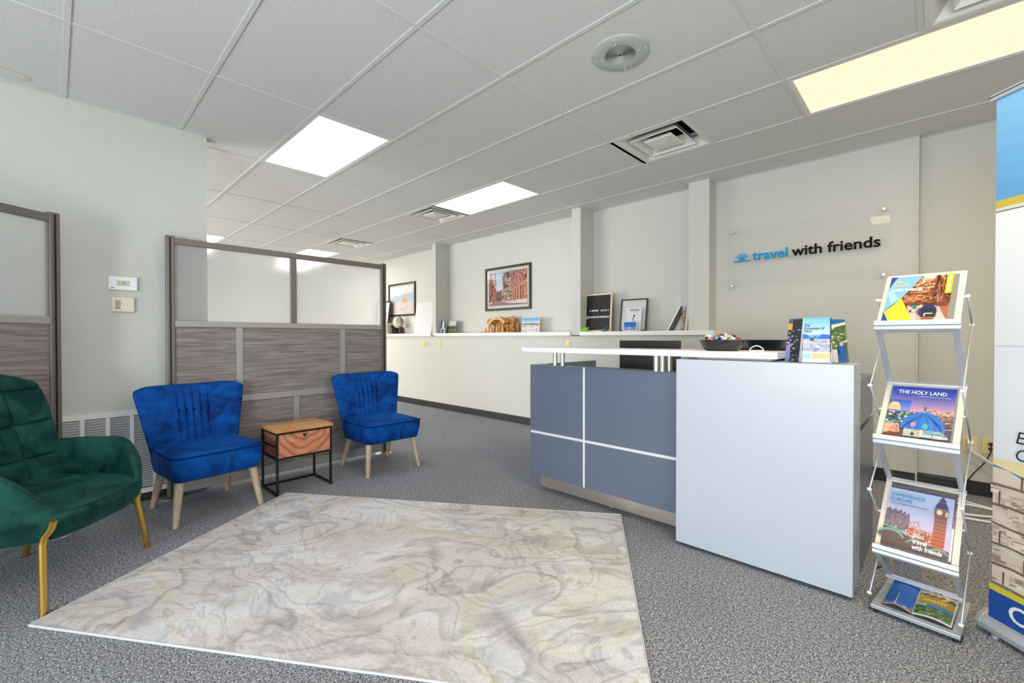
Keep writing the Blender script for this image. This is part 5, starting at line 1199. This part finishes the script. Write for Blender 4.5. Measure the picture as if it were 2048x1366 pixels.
# black frame leaning with certificate, and acrylic holder
t = thing('leaning_picture', 'thin black frame leaning on the ledge holding a paper', 'picture', (.640, 3.255, 1.243)); t.rotation_euler = (R(-9), 0, R(4))
w_, h_, fw = .158, .372, .012; a = MB()
for p, q in (((-w_, 0), (w_, fw)), ((-w_, h_-fw), (w_, h_)), ((-w_, fw), (-w_+fw, h_-fw)), ((w_-fw, fw), (w_, h_-fw))): a.box((p[0], -.010, p[1]), (q[0], .010, q[1]))
a.build('frame', 'frame_black', t, .001, weld=False)
c = Canvas(frame_M((-w_+fw, .004, fw), (1, 0, 0), (0, 0, 1)), 2*(w_-fw), h_-2*fw, (224, 224, 222)); c.done('backing_sheet', t); MB().box((-w_+fw, -.004, fw), (w_-fw, -.002, h_-fw)).build('glazing', 'matt_glass', t)
def ce(c):
    c.rect(0, 0, 1, 1, (236, 234, 240)); c.poly([(.2, .88), (.82, .88), (.82, .95), (.2, .95)], (70, 84, 110)); 
    for k in range(8): c.rect(.22+k*.072, .895, .27+k*.072, .935, (214, 220, 230))
    c.poly([(.44, .66), (.52, .72), (.60, .66), (.52, .60)], (24, 30, 60)); c.ell(.46, .56, .045, .035, (24, 30, 60)); c.rect(.42, .49, .54, .505, (24, 30, 60)); c.rect(.38, .42, .62, .46, (150, 156, 176)); c.rect(.36, .32, .66, .36, (110, 118, 140)); c.rect(.2, .82, .8, .83, (190, 190, 200))
card('white certificate with a small dark emblem in front of the thin black frame', .668, 3.215, .180, .262, ce, 'certificate', 8, R(3))
t = thing('acrylic_stand', 'low clear acrylic stand in front of the certificate', 'holder', (.63, 3.150, 1.243), R(2))
a = MB(); a.box((-.13, .0, 0), (.125, .0025, .105)); a.box((-.13, .0025, 0), (.125, .045, .0025)); a.box((-.13, .0425, .0025), (.125, .045, .09)); a.build('body', 'clear_acrylic', t, weld=False)
def cf(c):
    c.rect(0, 0, 1, 1, (240, 240, 246)); c.grad(.06, .45, .94, .93, (30, 130, 226), (28, 90, 210), 5); c.grad(.06, .08, .94, .45, (170, 160, 214), (90, 150, 230), 4); c.ell(.45, .3, .12, .12, (190, 200, 230)); c.rect(.3, .1, .7, .16, (206, 170, 206))
card('small blue photo card in the low acrylic stand', .662, 3.158, .165, .105, cf, 'photo_card', 4, R(2), 1.2458, .0015)
# leaning books at the right end
t = thing('tilted_board', 'white edged board leaning against the right column', 'board', (1.085, 3.22, 1.243)); t.rotation_euler = (0, R(28), 0)
MB().box((0, -.05, 0), (.008, .09, .285)).build('panel', 'wall_dark', t); MB().box((-.002, -.053, 0), (.010, -.050, .287)).build('edge', 'white_paint', t)
t = thing('tilted_book', 'photo covered book standing under the leaning board', 'book', (1.232, 3.22, 1.243)); t.rotation_euler = (0, R(5), 0)
MB().box((0, -.06, .001), (.040, .09, .245)).build('pages', 'paper_white', t)
c = Canvas(frame_M((0, -.0605, .001), (1, 0, 0), (0, 0, 1)), .040, .244, (190, 160, 130)); c.rect(0, .82, 1, 1, (150, 180, 210)); c.specks(0, 0, 1, .84, [(200, 150, 100), (160, 120, 90), (110, 90, 80), (226, 200, 170)], 60, .2, .03, 4); c.rect(.85, 0, 1, 1, (20, 20, 24)); c.done('cover_picture', t)

# ------------------------------------------------------------------ wall plates
def plate(lb, x, y, z, w_=.07, h_=.115, kind='outlet', m='beige_plastic'):
    t = thing('outlet_plate' if kind != 'blank' else 'cover_plate', lb, 'wall plate', (x, y, z)); MB().box((-w_/2, -.006, -h_/2), (w_/2, 0, h_/2)).build('plate', m, t, .002)
    if kind == 'outlet':
        for dz in (-.02, .02):
            s_ = MB().box((-.016, -.0085, dz-.013), (.016, -.006, dz+.013)).build('socket', m, t, .002)
            for dx in (-.006, .006): MB().box((dx-.0012, -.0088, dz-.003), (dx+.0012, -.0086, dz+.007)).build('slot', 'outlet_hole', s_)
    elif kind == 'jack':
        for dz in (-.02, .02): MB().box((-.010, -.010, dz-.008), (.010, -.006, dz+.008)).build('jack', 'outlet_hole', t)
    elif kind == 'knob': MB().tube([(0, -.006, 0), (0, -.016, 0)], .008, 14).build('knob', 'gold_metal', t)
    return t
plate('beige outlet plate left of the left column, nearest the divider', -3.235, FY, 1.063, .08, kind='outlet'); plate('beige switch plate between the outlet plate and the left column', -3.125, FY, 1.063, .075, kind='jack', m='keypad_beige')
plate('beige plate just right of the left column', -2.79, FY, 1.063, .085, kind='outlet'); plate('pale yellow plate above the left end of the counter', -.165, FY, 1.10, .07, .08, 'knob')
plate('painted blank plate in the right alcove', 1.105, BY, 1.565, .07, .115, 'blank', 'wall_plate_paint') if 'wall_plate_paint' in MATS else None
mat('wall_plate_paint', (204, 206, 200), .6)
plate('painted blank plate on the right alcove wall above the tilted board', 1.105, BY, 1.565, .07, .115, 'blank', 'wall_plate_paint')
WY = BY+.06
po = plate('beige outlet plate with a white plug beside the brochure stand', 3.300, WY, .375, .078, .12); pj = plate('beige jack plate with black plug by the banner', 3.405, WY, .375, .085, .12, 'jack')
def cable(name, lb, pts, r, m, head=None):
    # Catmull-Rom smoothing
    P = [Vector(p) for p in pts]; out = []
    for i in range(len(P)-1):
        p0, p1, p2, p3 = P[max(0, i-1)], P[i], P[i+1], P[min(len(P)-1, i+2)]
        for k in range(6): s_ = k/6; out.append(tuple(.5*((2*p1)+(-p0+p2)*s_+(2*p0-5*p1+4*p2-p3)*s_*s_+(-p0+3*p1-3*p2+p3)*s_**3)))
    out.append(tuple(P[-1])); o = MB().tube(out, r, 8).build(name, m); tag(o, lb, 'cable')
    if head: MB().box(*head).build('plug', m, o, .003)
    return o
cable('power_cord', 'thick white power cord hanging from beige outlet to the banner', [(3.300, WY-.034, .392), (3.305, WY-.05, .34), (3.37, WY-.06, .29), (3.48, WY-.07, .21), (3.60, WY-.08, .13), (3.70, WY-.10, .03), (3.78, WY-.2, .008)], .0065, 'white_plastic', ((3.284, WY-.036, .378), (3.316, WY-.009, .412)))
cable('power_cord', 'second white cord plugged into the lower socket of the beige outlet', [(3.300, WY-.03, .352), (3.312, WY-.045, .32), (3.38, WY-.05, .265), (3.49, WY-.06, .19), (3.60, WY-.06, .11), (3.68, WY-.08, .03), (3.72, WY-.2, .008)], .005, 'white_plastic', ((3.287, WY-.032, .340), (3.313, WY-.009, .366)))
cable('telephone_cord', 'black cord running down from the jack plate to the floor', [(3.405, WY-.026, .395), (3.405, WY-.035, .34), (3.37, WY-.04, .25), (3.32, WY-.045, .17), (3.27, WY-.05, .08), (3.20, WY-.06, .012), (3.10, WY-.08, .006)], .004, 'black_plastic', ((3.395, WY-.028, .385), (3.415, WY-.0105, .403)))
cable('extension_cord', 'white extension cord coiled on the carpet against black baseboard', [(3.02, 2.95, .010), (3.14, 3.06, .010), (3.30, 3.12, .010), (3.44, 3.06, .010), (3.40, 2.94, .010), (3.22, 2.86, .010), (3.05, 2.88, .018), (3.16, 2.80, .010), (3.36, 2.80, .010), (3.60, 2.95, .010), (3.80, 3.1, .010)], .008, 'white_plastic')
cable('charging_cable', 'white cable running along the black baseboard past the stand', [(3.03, 3.16, .009), (3.2, 3.22, .009), (3.45, 3.10, .009), (3.7, 3.06, .009)], .007, 'white_plastic')
cable('power_cord', 'short black cord on the carpet beside the desk end', [(2.90, 1.60, .006), (2.93, 1.70, .006), (2.90, 1.85, .006), (2.93, 2.0, .006)], .004, 'black_plastic')
bpy.context.view_layer.update()
